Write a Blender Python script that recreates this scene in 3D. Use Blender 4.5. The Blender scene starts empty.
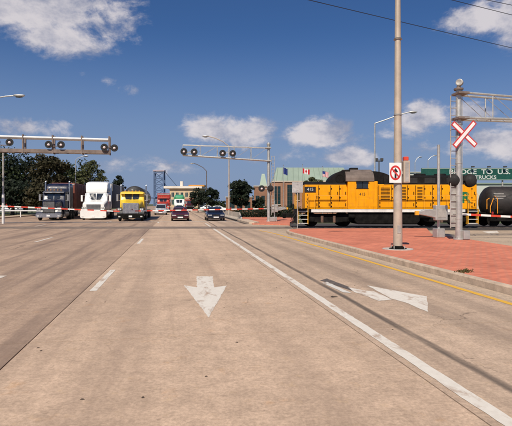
import bpy, bmesh, math, random
from mathutils import Vector, Matrix, Quaternion
random.seed(7)
S = bpy.context.scene
col = S.collection
# ---------------------------------------------------------------- camera, sky, sun, exposure
F, CX, HY, H = 480.0, 256.0, 204.0, 1.7          # focal length (px of a 512 wide picture), centre, horizon row, eye height
A = math.atan(80.0 / F)                            # the road runs this far left of the viewing direction
ca, sa = math.cos(A), math.sin(A)
cam = bpy.data.cameras.new("camera"); cam_o = bpy.data.objects.new("camera", cam); col.objects.link(cam_o)
cam_o.location = (0, 0, H); cam_o.rotation_euler = (math.radians(90), 0, 0)
cam.sensor_width = 36; cam.lens = F / 512 * 36; cam.shift_y = -9.0 / 512
cam.clip_start = 0.05; cam.clip_end = 6000
S.camera = cam_o
SUN_AZ, SUN_EL = math.radians(17), math.radians(47)  # heading of the light, height of the sun
sun = bpy.data.lights.new("sun", 'SUN'); sun.energy = 5.0; sun.angle = math.radians(0.5); sun.color = (1.0, 0.90, 0.76)
sun_o = bpy.data.objects.new("sun", sun); col.objects.link(sun_o)
trav = Vector((math.sin(SUN_AZ) * math.cos(SUN_EL), math.cos(SUN_AZ) * math.cos(SUN_EL), -math.sin(SUN_EL)))
sun_o.rotation_euler = trav.to_track_quat('-Z', 'Y').to_euler(); sun_o.location = (0, -20, 30)
S.view_settings.view_transform = 'Standard'; S.view_settings.look = 'None'
S.view_settings.gamma = 1.0; S.view_settings.exposure = 0.0; S.view_settings.use_curve_mapping = False
world = bpy.data.worlds.new("World"); S.world = world; world.use_nodes = True
S.render.filter_size = 2.0; S.cycles.max_bounces = 5; world.cycles.sampling_method = 'MANUAL'; world.cycles.sample_map_resolution = 512; S.cycles.transparent_max_bounces = 8

class NT:
    """short-hand for building node trees"""
    def __init__(s, nt): s.nt = nt; s.n = nt.nodes; s.l = nt.links
    def add(s, t, **kw):
        n = s.n.new(t)
        for k, v in kw.items(): setattr(n, k, v)
        return n
    def put(s, sock, v):
        if isinstance(v, bpy.types.NodeSocket): s.l.new(v, sock)
        elif v is not None:
            if isinstance(v, (tuple, list)) and len(v) == 3 and sock.type == 'RGBA': v = (*v, 1)
            sock.default_value = v
    def m(s, op, a, b=None, c=None, clamp=False):
        n = s.add('ShaderNodeMath', operation=op, use_clamp=clamp)
        s.put(n.inputs[0], a)
        if b is not None: s.put(n.inputs[1], b)
        if c is not None: s.put(n.inputs[2], c)
        return n.outputs[0]
    def vm(s, op, a, b=None):
        n = s.add('ShaderNodeVectorMath', operation=op); s.put(n.inputs[0], a)
        if b is not None: s.put(n.inputs[1], b)
        return n.outputs['Value'] if op in ('DOT_PRODUCT', 'LENGTH') else n.outputs[0]
    def noise(s, vec, scale, detail=4, rough=.55, dist=0):
        n = s.add('ShaderNodeTexNoise'); s.put(n.inputs['Vector'], vec)
        n.inputs['Scale'].default_value = scale; n.inputs['Detail'].default_value = detail
        n.inputs['Roughness'].default_value = rough; n.inputs['Distortion'].default_value = dist
        return n.outputs['Fac']
    def ramp(s, v, lo, hi, a=0.0, b=1.0, smooth=True):
        n = s.add('ShaderNodeMapRange', interpolation_type='SMOOTHSTEP' if smooth else 'LINEAR')
        s.put(n.inputs['Value'], v)
        for i, x in ((1, lo), (2, hi), (3, a), (4, b)): s.put(n.inputs[i], x)
        return n.outputs[0]
    def mix(s, f, a, b, blend='MIX'):
        n = s.add('ShaderNodeMix', data_type='RGBA', blend_type=blend)
        s.put(n.inputs[0], f); s.put(n.inputs[6], a); s.put(n.inputs[7], b)
        return n.outputs[2]
    def comb(s, x, y, z):
        n = s.add('ShaderNodeCombineXYZ'); s.put(n.inputs[0], x); s.put(n.inputs[1], y); s.put(n.inputs[2], z)
        return n.outputs[0]
    def sep(s, v):
        n = s.add('ShaderNodeSeparateXYZ'); s.put(n.inputs[0], v); return n.outputs

def build_world():
    N = NT(world.node_tree); N.n.clear()
    sky = N.add('ShaderNodeTexSky', sky_type='NISHITA', sun_disc=False, sun_elevation=SUN_EL,
                sun_rotation=math.pi + SUN_AZ, altitude=0, air_density=1.15, dust_density=0.55, ozone_density=3.2)
    geo = N.add('ShaderNodeTexCoord'); d = geo.outputs['Generated']
    x, y, z = N.sep(d)
    az = N.m('ARCTAN2', x, y); el = N.m('ARCSINE', z)
    # clouds live on a flat layer high overhead (perspective towards the horizon) and on (azimuth, elevation) patches
    P2 = N.comb(az, N.m('MULTIPLY', el, 1.5), 0.0)
    big = N.noise(P2, 11.0, 8, .64, .3)
    fine = N.noise(P2, 30.0, 5, .65)
    edge = N.m('ADD', N.m('MULTIPLY', N.m('SUBTRACT', big, .5), 2.3), N.m('MULTIPLY', N.m('SUBTRACT', fine, .5), .75))
    def blob(px, py, rx, ry, k=1.0):
        a0 = math.atan2(px - CX, F); q = math.hypot(px - CX, F); e0 = math.atan2(HY - py, q)
        sx = rx / F * math.cos(a0) ** 2; sy = ry / q
        u = N.m('MULTIPLY', N.m('SUBTRACT', az, a0), 1 / sx); v = N.m('MULTIPLY', N.m('SUBTRACT', el, e0), 1 / sy)
        r2 = N.m('ADD', N.m('MULTIPLY', u, u), N.m('MULTIPLY', v, v))
        return N.m('MULTIPLY', N.m('EXPONENT', N.m('MULTIPLY', r2, -.5)), k)
    clouds = [(38, 8, 80, 28, 1.15), (62, 36, 48, 18, 1.05), (115, 22, 24, 18, .8), (20, -25, 70, 30, .8), (106, 80, 10, 6, .72), (129, 91, 14, 7, .68), (86, 72, 12, 6, .6),
              (210, 130, 26, 13, 1.05), (244, 133, 30, 13, 1.15), (318, 134, 34, 12, 1.2), (352, 157, 30, 10, 1.0), (390, 135, 18, 6, .6), (297, 156, 24, 10, .75),
              (424, 118, 30, 14, 1.1), (470, 112, 28, 11, .95), (478, 20, 34, 14, 1.0), (520, 12, 40, 34, .95), (500, 142, 46, 17, 1.05), (430, 150, 22, 9, .6),
              (16, 127, 46, 10, .9), (66, 125, 14, 5, .6), (150, 168, 60, 8, .72), (130, 160, 20, 6, .5), (250, 160, 18, 6, .5), (60, 190, 90, 7, .5)]
    tot = None
    for c in clouds:
        b = blob(*c); tot = b if tot is None else N.m('MAXIMUM', tot, b)
    # the same kind of sky all round: scattered cumulus from a wide noise outside the part in view
    away = N.ramp(N.m('ABSOLUTE', N.m('SUBTRACT', az, .02)), .52, .7)
    above = N.ramp(el, .46, .6)
    wide = N.ramp(N.noise(P2, 2.6, 2, .5), .5, .72)
    gen = N.m('MULTIPLY', N.m('MULTIPLY', wide, N.m('MAXIMUM', away, above)), N.ramp(el, 0.0, .06))
    tot = N.m('MAXIMUM', tot, gen)
    dens = N.ramp(N.m('ADD', tot, N.m('MULTIPLY', edge, .74)), .42, .96)
    dens = N.m('MULTIPLY', dens, N.ramp(tot, .08, .34))
    dens = N.m('MULTIPLY', dens, .86)
    body = N.noise(N.vm('ADD', P2, (0.02, .055, 0)), 12.0, 5, .6)
    shade = N.ramp(N.m('SUBTRACT', N.m('ADD', body, N.m('MULTIPLY', dens, .15)), .05), .36, .68)
    ccol = N.mix(shade, (3.1, 3.3, 4.3), (7.4, 6.9, 7.0))
    tint = N.mix(1.0, sky.outputs[0], (.30, .46, .70), 'MULTIPLY')
    hz = N.ramp(el, 0.0, .36, .88, 0.0)
    tint = N.mix(hz, tint, (2.35, 3.05, 4.75))
    c = N.mix(dens, tint, ccol)
    bg = N.add('ShaderNodeBackground'); N.put(bg.inputs[0], c); bg.inputs[1].default_value = 0.1
    out = N.add('ShaderNodeOutputWorld'); N.l.new(bg.outputs[0], out.inputs[0])
build_world()

# ---------------------------------------------------------------- where things stand
def P(px, py, Y): return Vector(((px - CX) / F * Y, Y, H - (py - HY) / F * Y))
def G(px, py, z=0.0):
    """the point at height z under a pixel of the 512 wide photograph"""
    Y = F * (H - z) / (py - HY); return Vector(((px - CX) / F * Y, Y, z))
def X(px, Y): return (px - CX) / F * Y
def Z(py, Y): return H - (py - HY) / F * Y
def R(u, v, z=0.0): return Vector((u * ca - v * sa, u * sa + v * ca, z))      # road frame: u to the right, v along the road
def UV(p): return (p.x * ca + p.y * sa, -p.x * sa + p.y * ca)

# ---------------------------------------------------------------- mesh building
class MB:
    def __init__(s): s.v = []; s.f = []; s.mi = []; s.cur = 0
    def vs(s, pts):
        n = len(s.v); s.v += [tuple(p) for p in pts]; return n
    def face(s, idx): s.f.append(tuple(idx)); s.mi.append(s.cur)
    def poly(s, pts): n = s.vs(pts); s.face(range(n, n + len(pts))); return s
    def box(s, x0, x1, y0, y1, z0, z1):
        n = s.vs([(x0, y0, z0), (x1, y0, z0), (x1, y1, z0), (x0, y1, z0), (x0, y0, z1), (x1, y0, z1), (x1, y1, z1), (x0, y1, z1)])
        for q in ((3, 2, 1, 0), (4, 5, 6, 7), (0, 1, 5, 4), (1, 2, 6, 5), (2, 3, 7, 6), (3, 0, 4, 7)): s.face([n + i for i in q])
        return s
    def loft(s, rings, caps=True):
        k = len(rings[0]); ns = [s.vs(r) for r in rings]
        for a, b in zip(ns, ns[1:]):
            for i in range(k): j = (i + 1) % k; s.face((a + i, a + j, b + j, b + i))
        if caps:
            s.face([ns[0] + i for i in range(k)][::-1]); s.face([ns[-1] + i for i in range(k)])
        return s
    def prism(s, poly, axis, a, b):
        """a 2-D outline pushed along x, y or z"""
        def at(p, t):
            return (t, p[0], p[1]) if axis == 'x' else (p[0], t, p[1]) if axis == 'y' else (p[0], p[1], t)
        return s.loft([[at(p, a) for p in poly], [at(p, b) for p in poly]])
    def cyl(s, p0, p1, r0, r1=None, n=10, caps=True):
        r1 = r0 if r1 is None else r1
        p0, p1 = Vector(p0), Vector(p1); d = (p1 - p0).normalized()
        a = d.cross(Vector((0, 0, 1)) if abs(d.z) < .9 else Vector((1, 0, 0))).normalized(); b = d.cross(a)
        rg = lambda p, r: [p + (a * math.cos(t) + b * math.sin(t)) * r for t in (2 * math.pi * i / n for i in range(n))]
        return s.loft([rg(p0, r0), rg(p1, r1)], caps)
    def tube(s, pts, r, n=8):
        pts = [Vector(p) for p in pts]; rings = []
        up = Vector((0, 0, 1))
        for i, p in enumerate(pts):
            d = (pts[min(i + 1, len(pts) - 1)] - pts[max(i - 1, 0)]).normalized()
            a = d.cross(up if abs(d.z) < .95 else Vector((0, 1, 0))).normalized(); b = d.cross(a)
            rr = r[i] if isinstance(r, (list, tuple)) else r
            rings.append([p + (a * math.cos(2 * math.pi * k / n) + b * math.sin(2 * math.pi * k / n)) * rr for k in range(n)])
        return s.loft(rings)
    def lathe(s, c, axis, prof, n=16):
        """prof: (distance along the axis, radius)"""
        c = Vector(c); d = Vector(axis).normalized()
        a = d.cross(Vector((0, 0, 1)) if abs(d.z) < .9 else Vector((1, 0, 0))).normalized(); b = d.cross(a)
        return s.loft([[c + d * t + (a * math.cos(2 * math.pi * k / n) + b * math.sin(2 * math.pi * k / n)) * max(r, 1e-4) for k in range(n)] for t, r in prof])
    def sq(s, secs, n=20, e=4.0):
        """rounded-box loft along y: (y, half width, z0, z1[, x centre])"""
        rings = []
        for q in secs:
            y, w, z0, z1 = q[:4]; xc = q[4] if len(q) > 4 else 0
            r = []
            for k in range(n):
                t = 2 * math.pi * (k + .5) / n; c_, s_ = math.cos(t), math.sin(t)
                r.append((xc + w * math.copysign(abs(c_) ** (2 / e), c_), y, (z0 + z1) / 2 + (z1 - z0) / 2 * math.copysign(abs(s_) ** (2 / e), s_)))
            rings.append(r[::-1])
        return s.loft(rings)
    def mesh(s, name, mats, bevel=0.0, smooth=False, seg=1):
        me = bpy.data.meshes.new(name); me.from_pydata(s.v, [], s.f)
        for m_ in (mats if isinstance(mats, (list, tuple)) else [mats]): me.materials.append(MT[m_] if isinstance(m_, str) else m_)
        me.polygons.foreach_set('material_index', s.mi)
        bm = bmesh.new(); bm.from_mesh(me)
        if len(bm.faces) < 40000: bmesh.ops.recalc_face_normals(bm, faces=bm.faces)
        if bevel:
            ed = [e for e in bm.edges if len(e.link_faces) == 2 and e.calc_face_angle(0) > .6]
            bmesh.ops.bevel(bm, geom=ed, offset=bevel, segments=seg, affect='EDGES', profile=.5, clamp_overlap=True)
        bm.to_mesh(me); bm.free()
        if smooth:
            me.polygons.foreach_set('use_smooth', [True] * len(me.polygons)); me.set_sharp_from_angle(angle=math.radians(38))
        return me
    def build(s, name, mats, parent=None, bevel=0.0, smooth=False, seg=1):
        return link(name, s.mesh(name, mats, bevel, smooth, seg), parent)
def link(name, me, parent=None, loc=None, rotz=0.0):
    o = bpy.data.objects.new(name, me); col.objects.link(o)
    if parent: o.parent = parent
    if loc is not None: o.location = loc
    if rotz: o.rotation_euler = (0, 0, rotz)
    return o
def tag(o, label, cat, group=None):
    o['label'] = label; o['category'] = cat
    if group: o['group'] = group
    return o
def thing(name, label, cat, loc=(0, 0, 0), rotz=0.0, group=None):
    o = bpy.data.objects.new(name, None); col.objects.link(o); o.location = loc; o.rotation_euler = (0, 0, rotz); o.empty_display_size = .2
    return tag(o, label, cat, group)
def struct(o): o['kind'] = 'structure'; return o
def stuff(o): o['kind'] = 'stuff'; return o
def box(name, m_, parent, *b, bevel=0.0): return MB().box(*b).build(name, m_, parent, bevel)
def lettering(name, body, size, m_, parent, loc, rot, depth=.006, align='CENTER', sx=1.0, bold=0.0):
    cu = bpy.data.curves.new(name, 'FONT'); cu.body = body; cu.size = size; cu.align_x = align; cu.align_y = 'CENTER'; cu.extrude = depth; cu.offset = bold
    t = bpy.data.objects.new(name + '_c', cu); col.objects.link(t)
    bpy.context.view_layer.update()
    me = bpy.data.meshes.new_from_object(t.evaluated_get(bpy.context.evaluated_depsgraph_get()))
    bpy.data.objects.remove(t); me.materials.clear(); me.materials.append(MT[m_])
    bm = bmesh.new(); bm.from_mesh(me); bmesh.ops.remove_doubles(bm, verts=bm.verts, dist=1e-5); left = set(bm.verts)
    while left:                                                   # one object for each letter
        st = [left.pop()]; isl = set(st)
        while st:
            for e in st.pop().link_edges:
                for w in e.verts:
                    if w in left: left.discard(w); isl.add(w); st.append(w)
        vl = list(isl); ix = {w: i for i, w in enumerate(vl)}; m2 = bpy.data.meshes.new('letter')
        m2.from_pydata([w.co.to_tuple() for w in vl], [], [[ix[w] for w in f.verts] for f in bm.faces if f.verts[0] in isl]); m2.materials.append(MT[m_])
        o = link('letter', m2, parent, loc); o.rotation_euler = rot; o.scale = (sx, 1, 1)
    bm.free()

# ---------------------------------------------------------------- materials
MT = {}
def mat(name, c, rough=.6, metal=0.0, var=.16, vs=2.0, bump=0.0, bs=40.0, spec=.5, coat=0.0, c2=None, dirt=0.0, local=False):
    m_ = bpy.data.materials.new(name); m_.use_nodes = True; N = NT(m_.node_tree); b = N.n['Principled BSDF']
    if local: pos = N.add('ShaderNodeTexCoord').outputs['Object']
    else: pos = N.add('ShaderNodeNewGeometry').outputs['Position']
    f = N.noise(pos, vs, 5, .6)
    f2 = N.ramp(f, .3, .7)
    lo = tuple(max(0, x * (1 - var)) for x in c); hi = tuple(min(1, x * (1 + var)) for x in c) if c2 is None else c2
    cc = N.mix(f2, lo, hi)
    if dirt:
        g = N.ramp(N.noise(pos, vs * 5, 6, .7), .5, .75, 0, dirt); cc = N.mix(g, cc, (.10, .08, .06))
    N.put(b.inputs['Base Color'], cc)
    b.inputs['Roughness'].default_value = rough; b.inputs['Metallic'].default_value = metal
    b.inputs['Specular IOR Level'].default_value = spec; b.inputs['Coat Weight'].default_value = coat
    N.put(b.inputs['Roughness'], N.ramp(N.noise(pos, vs * 3, 3), .3, .7, max(.02, rough - .08), min(1, rough + .1)))
    if bump:
        bp = N.add('ShaderNodeBump'); bp.inputs['Strength'].default_value = bump; bp.inputs['Distance'].default_value = .01
        N.put(bp.inputs['Height'], N.noise(pos, bs, 5, .6)); N.l.new(bp.outputs[0], b.inputs['Normal'])
    MT[name] = m_; return m_
mat('galv', (.52, .51, .48), .45, .55, .12, 3, dirt=.12)
mat('galv_dull', (.42, .40, .37), .6, .3, .2, 3, dirt=.3)
mat('pole_paint', (.47, .39, .31), .55, .15, .12, 2, dirt=.15)
mat('alu_white', (.72, .71, .69), .45, .1, .08, 3, dirt=.15)
mat('beam_brown', (.20, .15, .125), .65, .1, .25, 2)
mat('rust', (.15, .085, .06), .85, .1, .35, 3, bump=.4)
mat('black', (.014, .014, .015), .45, 0, .3, 3)
mat('black_matt', (.018, .017, .017), .8, 0, .3, 3)
mat('rubber', (.02, .02, .02), .85, 0, .3, 5)
mat('grime', (.010, .009, .008), .9, 0, .5, 2.5, bump=.3, spec=.12)
mat('chrome', (.60, .60, .61), .28, 1.0, .06, 4)
mat('chrome_dull', (.45, .44, .43), .42, .85, .15, 4)
mat('glass', (.02, .024, .03), .06, 0, .2, 1, spec=.8)
mat('glass_blue', (.05, .07, .09), .06, 0, .3, .5, spec=.8)
mat('lens_glint', (.80, .68, .66), .2, 0, .05, 5)  # near-white colour paints the sun's glint onto the signal lenses
mat('lens_red', (.35, .02, .02), .2, 0, .1, 5)
mat('lamp_white', (.55, .55, .53), .15, 0, .04, 5)
mat('amber', (.75, .30, .03), .25, 0, .05, 5)
mat('sign_white', (.80, .79, .77), .45, 0, .05, 4, dirt=.08)
mat('sign_red', (.55, .035, .03), .45, 0, .1, 4)
mat('gate_red', (.62, .06, .03), .45, 0, .12, 4)
mat('gate_white', (.80, .78, .74), .45, 0, .08, 4, dirt=.12)
mat('sign_green', (.010, .075, .055), .45, 0, .12, 1.5)
mat('sign_black', (.015, .015, .015), .5, 0, .1, 4)
mat('letter_white', (.55, .58, .55), .45, 0, .04, 4)
mat('letter_green', (.02, .15, .05), .5, 0, .1, 4)
mat('loco_yellow', (.83, .335, .003), .5, 0, .08, .9, dirt=.22, spec=.2)
def streaks(name, c, k):
    """rain-washed soot running down a painted side"""
    N = NT(MT[name].node_tree); b = N.n['Principled BSDF']; old = b.inputs['Base Color'].links[0].from_socket
    pos = N.add('ShaderNodeNewGeometry').outputs['Position']; x, y, z = N.sep(pos)
    f = N.ramp(N.noise(N.comb(N.m('MULTIPLY', x, 6), N.m('MULTIPLY', y, 6), N.m('MULTIPLY', z, .55)), 1.0, 6, .7), .50, .78, 0, k)
    N.put(b.inputs['Base Color'], N.mix(f, old, c))
streaks('loco_yellow', (.16, .075, .02), .55)
mat('loco_yellow_rail', (.78, .38, .03), .5, 0, .1, 2)
mat('loco_dark', (.011, .010, .010), .75, 0, .35, 1.5, dirt=.12, spec=.15)
mat('loco_roof', (.15, .115, .095), .7, 0, .25, 1.5, dirt=.3)
mat('loco_sill', (.72, .70, .66), .5, 0, .12, 2, dirt=.25)
mat('tank_dark', (.017, .013, .012), .6, 0, .35, 1.2, dirt=.2)
mat('truck_blue', (.004, .007, .028), .4, 0, .15, 1, coat=.5)
mat('truck_white', (.80, .79, .76), .3, 0, .05, 1, coat=.4, dirt=.06)
mat('truck_yellow', (.74, .50, .03), .35, 0, .07, 1, coat=.2, dirt=.12)
mat('truck_red', (.40, .04, .025), .35, 0, .1, 1, coat=.3)
mat('truck_green', (.05, .30, .14), .4, 0, .1, 1)
mat('trailer_brown', (.21, .058, .035), .6, 0, .2, 1, dirt=.2)
mat('trailer_grey', (.16, .155, .15), .7, 0, .15, 1)
mat('tanker_black', (.014, .014, .015), .6, 0, .2, 1, coat=.2)
mat('car_maroon', (.06, .010, .014), .22, 0, .12, 1, coat=.6)
mat('car_navy', (.008, .011, .022), .22, 0, .12, 1, coat=.6)
mat('car_white', (.78, .78, .77), .28, 0, .05, 1, coat=.4)
mat('car_silver', (.50, .51, .53), .3, .4, .06, 1, coat=.4)
mat('kerb', (.50, .385, .285), .9, 0, .2, 4, bump=.4, dirt=.28)
mat('barrier', (.46, .40, .33), .9, 0, .14, 1.5, bump=.3, dirt=.15)
mat('footing', (.45, .42, .38), .9, 0, .15, 5, bump=.3)
mat('earth', (.115, .10, .055), .95, 0, .3, .15, bump=.4, bs=3, c2=(.075, .11, .032))
mat('ballast', (.055, .046, .04), .95, 0, .5, 18, bump=1.0, bs=25)
mat('sleeper', (.05, .04, .033), .9, 0, .4, 6)
mat('rail_steel', (.22, .17, .14), .4, .7, .2, 3)
mat('crossing', (.21, .158, .12), .85, 0, .25, 1.2, bump=.4, bs=30)
mat('bark', (.075, .055, .04), .95, 0, .35, 6, bump=.6, bs=20)
mat('beige_wall', (.52, .39, .25), .85, 0, .1, .3)
mat('beige_trim', (.68, .62, .54), .7, 0, .08, .3)
mat('orange_paint', (.55, .25, .05), .7, 0, .1, .3)
mat('pale_green_roof', (.27, .34, .275), .6, .1, .1, .12)
mat('pale_wall', (.52, .55, .50), .8, 0, .08, .2)
mat('bridge_haze_blue', (.09, .14, .25), .7, 0, .15, .1)  # steel with the distance haze mixed into its blue-grey
mat('bridge_pink', (.40, .33, .37), .7, 0, .12, .1)
mat('window_green', (.010, .030, .032), .15, 0, .2, 1, spec=.7)
mat('frame_dark', (.05, .045, .04), .6, 0, .1, 2)
mat('stone_trim', (.50, .43, .35), .85, 0, .1, 1)
mat('wire', (.02, .02, .025), .6, 0, .1, 1)
mat('wood_pole', (.13, .095, .07), .9, 0, .3, 3, bump=.5)
mat('flag_red', (.55, .02, .03), .8, 0, .05, 3); mat('flag_white', (.75, .74, .74), .8, 0, .04, 3); mat('flag_blue', (.02, .04, .2), .8, 0, .1, 3)
mat('debris', (.05, .035, .025), .95, 0, .5, 20)
def road_nodes(N):
    pos = N.add('ShaderNodeNewGeometry').outputs['Position']
    u = N.vm('DOT_PRODUCT', pos, (ca, sa, 0)); v = N.vm('DOT_PRODUCT', pos, (-sa, ca, 0))
    return pos, u, v
def concrete(name, c, streak, warm=.5, crack=1.0, rubber=0.0):
    """old concrete: pale, blotched, wheel tracks rubbed in along the road, hairline cracks"""
    m_ = bpy.data.materials.new(name); m_.use_nodes = True; N = NT(m_.node_tree); b = N.n['Principled BSDF']
    pos, u, v = road_nodes(N)
    blot = N.ramp(N.noise(pos, .55, 6, .62, .3), .28, .72)
    cc = N.mix(blot, tuple(x * .87 for x in c), tuple(x * 1.08 for x in c))
    rusty = N.ramp(N.noise(pos, 1.9, 5, .68), .58, .80, 0, warm)
    cc = N.mix(rusty, cc, (c[0] * .98, c[1] * .78, c[2] * .55))
    grain = N.ramp(N.noise(pos, 26, 5, .75), .28, .72, .76, 1.16)
    cc = N.mix(1.0, cc, N.comb(grain, grain, grain), 'MULTIPLY')
    spk = N.ramp(N.noise(pos, 4.5, 9, .82), .34, .66, .84, 1.13); cc = N.mix(1.0, cc, N.comb(spk, spk, spk), 'MULTIPLY')
    yel = N.ramp(N.noise(N.vm('ADD', pos, (31, 7, 0)), 5.5, 5, .7), .56, .74, 0, .35); cc = N.mix(yel, cc, (c[0] * 1.05, c[1] * .98, c[2] * .72))
    oil = N.ramp(N.noise(N.vm('ADD', pos, (3, 57, 0)), 1.5, 7, .72, .4), .57, .78, 0, .34); cc = N.mix(oil, cc, tuple(x * .52 for x in c))
    drip = N.ramp(N.noise(N.vm('ADD', pos, (11, 5, 0)), 19, 4, .7), .66, .74, 0, .5); cc = N.mix(drip, cc, tuple(x * .34 for x in c))
    pit = N.ramp(N.noise(pos, 75, 3, .6), .62, .74, 0, .38); cc = N.mix(pit, cc, tuple(x * .45 for x in c))
    fleck = N.ramp(N.noise(pos, 11, 2, .5), .70, .76, 0, .4); cc = N.mix(fleck, cc, tuple(x * .42 for x in c))
    sv = N.comb(u, N.m('MULTIPLY', v, .045), 0.0)
    st = N.m('MAXIMUM', N.ramp(N.noise(sv, 1.25, 6, .66), .42, .70, 0, streak), N.ramp(N.noise(N.vm('ADD', sv, (9, 3, 0)), 5.0, 5, .7), .52, .76, 0, streak * .7))
    cc = N.mix(st, cc, tuple(x * .50 for x in (c[0], c[1] * .97, c[2] * .96)))
    if rubber:      # the dark rubbed line the turning wheels left beside the white line
        wob = N.m('ADD', u, N.m('MULTIPLY', N.m('SUBTRACT', N.noise(N.comb(0.0, v, 0.0), .25, 2), .5), .12))
        for u0, w, k in ((3.04, .062, min(1, rubber * 1.25)), (4.05, .28, rubber * .32), (5.0, .22, rubber * .3)):
            line = N.ramp(N.m('ABSOLUTE', N.m('SUBTRACT', wob, u0)), w * .35, w * 1.5, 1, 0)
            line = N.m('MULTIPLY', line, N.ramp(N.noise(N.comb(N.m('MULTIPLY', u, 5), N.m('MULTIPLY', v, .4), 0.0), 1.2, 4), .3, .6, .6, 1))
            cc = N.mix(N.m('MULTIPLY', line, k), cc, (.085, .068, .056))
    vo = N.add('ShaderNodeTexVoronoi', feature='DISTANCE_TO_EDGE'); vo.inputs['Scale'].default_value = .33
    wp = N.vm('ADD', pos, N.vm('MULTIPLY', N.add('ShaderNodeTexNoise').outputs['Color'], (0, 0, 0)))
    nz = N.add('ShaderNodeTexNoise'); nz.inputs['Scale'].default_value = 1.6; nz.inputs['Detail'].default_value = 5; N.put(nz.inputs['Vector'], pos)
    wp = N.vm('ADD', pos, N.vm('MULTIPLY', N.vm('SUBTRACT', nz.outputs['Color'], (.5, .5, .5)), (.9, .9, 0)))
    N.put(vo.inputs['Vector'], wp)
    ck = N.m('MULTIPLY', N.ramp(vo.outputs['Distance'], .0008, .0032, 1, 0), N.ramp(N.noise(pos, .45, 2), .5, .62, 0, .6 * crack))
    cc = N.mix(ck, cc, tuple(x * .28 for x in c))
    N.put(b.inputs['Base Color'], cc)
    N.put(b.inputs['Roughness'], N.ramp(st, 0, .6, .88, .62)); b.inputs['Specular IOR Level'].default_value = .3
    bp = N.add('ShaderNodeBump'); bp.inputs['Strength'].default_value = .35; bp.inputs['Distance'].default_value = .004
    N.put(bp.inputs['Height'], N.m('SUBTRACT', N.noise(pos, 60, 4, .7), ck)); N.l.new(bp.outputs[0], b.inputs['Normal'])
    MT[name] = m_
concrete('concrete', (.55, .398, .285), .46, .75)
concrete('concrete_turn', (.51, .375, .272), .50, rubber=.72)
concrete('concrete_worn', (.425, .30, .215), .85)
concrete('concrete_side', (.47, .365, .265), .25)
concrete('gutter_mat', (.49, .38, .28), .2)
def paint(name, c, under, wear):
    m_ = bpy.data.materials.new(name); m_.use_nodes = True; N = NT(m_.node_tree); b = N.n['Principled BSDF']
    pos, u, v = road_nodes(N)
    f = N.noise(N.comb(N.m('MULTIPLY', u, 1.6), N.m('MULTIPLY', v, .6), 0.0), 2.6, 7, .72, .4)
    w = N.ramp(f, wear, wear + .16)
    g = N.ramp(N.noise(pos, 9, 5, .7), .35, .8, 0, .45)
    cc = N.mix(g, c, tuple(.55 * a + .3 * b_ for a, b_ in zip(c, under)))
    N.put(b.inputs['Base Color'], N.mix(w, cc, under)); b.inputs['Roughness'].default_value = .75
    MT[name] = m_
paint('paint_white', (.70, .65, .57), (.42, .31, .23), .50)
paint('paint_worn', (.64, .615, .56), (.36, .28, .22), .48)
paint('paint_yellow', (.72, .40, .035), (.42, .31, .18), .60)
paint('paint_dark', (.10, .082, .072), (.30, .24, .19), .52)
def bricks(name, c1, c2, mortar, sc, w, h, rot, ms=.02, bump=.3, plane='z'):
    m_ = bpy.data.materials.new(name); m_.use_nodes = True; N = NT(m_.node_tree); b = N.n['Principled BSDF']
    pos = N.add('ShaderNodeNewGeometry').outputs['Position']
    if plane == 'z':
        vec = N.comb(N.vm('DOT_PRODUCT', pos, (math.cos(rot), math.sin(rot), 0)), N.vm('DOT_PRODUCT', pos, (-math.sin(rot), math.cos(rot), 0)), 0.0)
    else:
        o = N.add('ShaderNodeTexCoord').outputs['Object']; x_, y_, z_ = N.sep(o); vec = N.comb(N.m('ADD', x_, y_), z_, 0.0)
    t = N.add('ShaderNodeTexBrick'); N.put(t.inputs['Vector'], vec)
    t.inputs['Scale'].default_value = sc; t.inputs['Mortar Size'].default_value = ms; t.inputs['Brick Width'].default_value = w; t.inputs['Row Height'].default_value = h
    N.put(t.inputs['Color1'], c1); N.put(t.inputs['Color2'], c2); N.put(t.inputs['Mortar'], mortar)
    bl = N.ramp(N.noise(pos, .7, 6, .65), .25, .75, .84, 1.12)
    cc = N.mix(1.0, t.outputs['Color'], N.comb(bl, bl, bl), 'MULTIPLY')
    pale = N.ramp(N.noise(pos, 2.2, 6, .7), .52, .85, 0, .35); cc = N.mix(pale, cc, (c1[0] * 1.15, c1[1] * 1.5, c1[2] * 1.5))
    N.put(b.inputs['Base Color'], cc); b.inputs['Roughness'].default_value = .9; b.inputs['Specular IOR Level'].default_value = .25
    bp = N.add('ShaderNodeBump'); bp.inputs['Strength'].default_value = bump; bp.inputs['Distance'].default_value = .006
    N.put(bp.inputs['Height'], N.m('ADD', N.m('MULTIPLY', t.outputs['Fac'], -1), N.m('MULTIPLY', N.noise(pos, 40, 3), .4))); N.l.new(bp.outputs[0], b.inputs['Normal'])
    MT[name] = m_
bricks('brick_paving', (.69, .218, .128), (.53, .155, .092), (.40, .21, .15), 1.0, .24, .12, .35, .010)
bricks('brick_wall', (.36, .155, .085), (.29, .12, .07), (.40, .30, .22), 1.0, .22, .075, 0, .01, plane='w')
bricks('brick_wall_dark', (.27, .115, .065), (.22, .09, .055), (.33, .24, .17), 1.0, .22, .075, 0, .01, plane='w')
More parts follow.
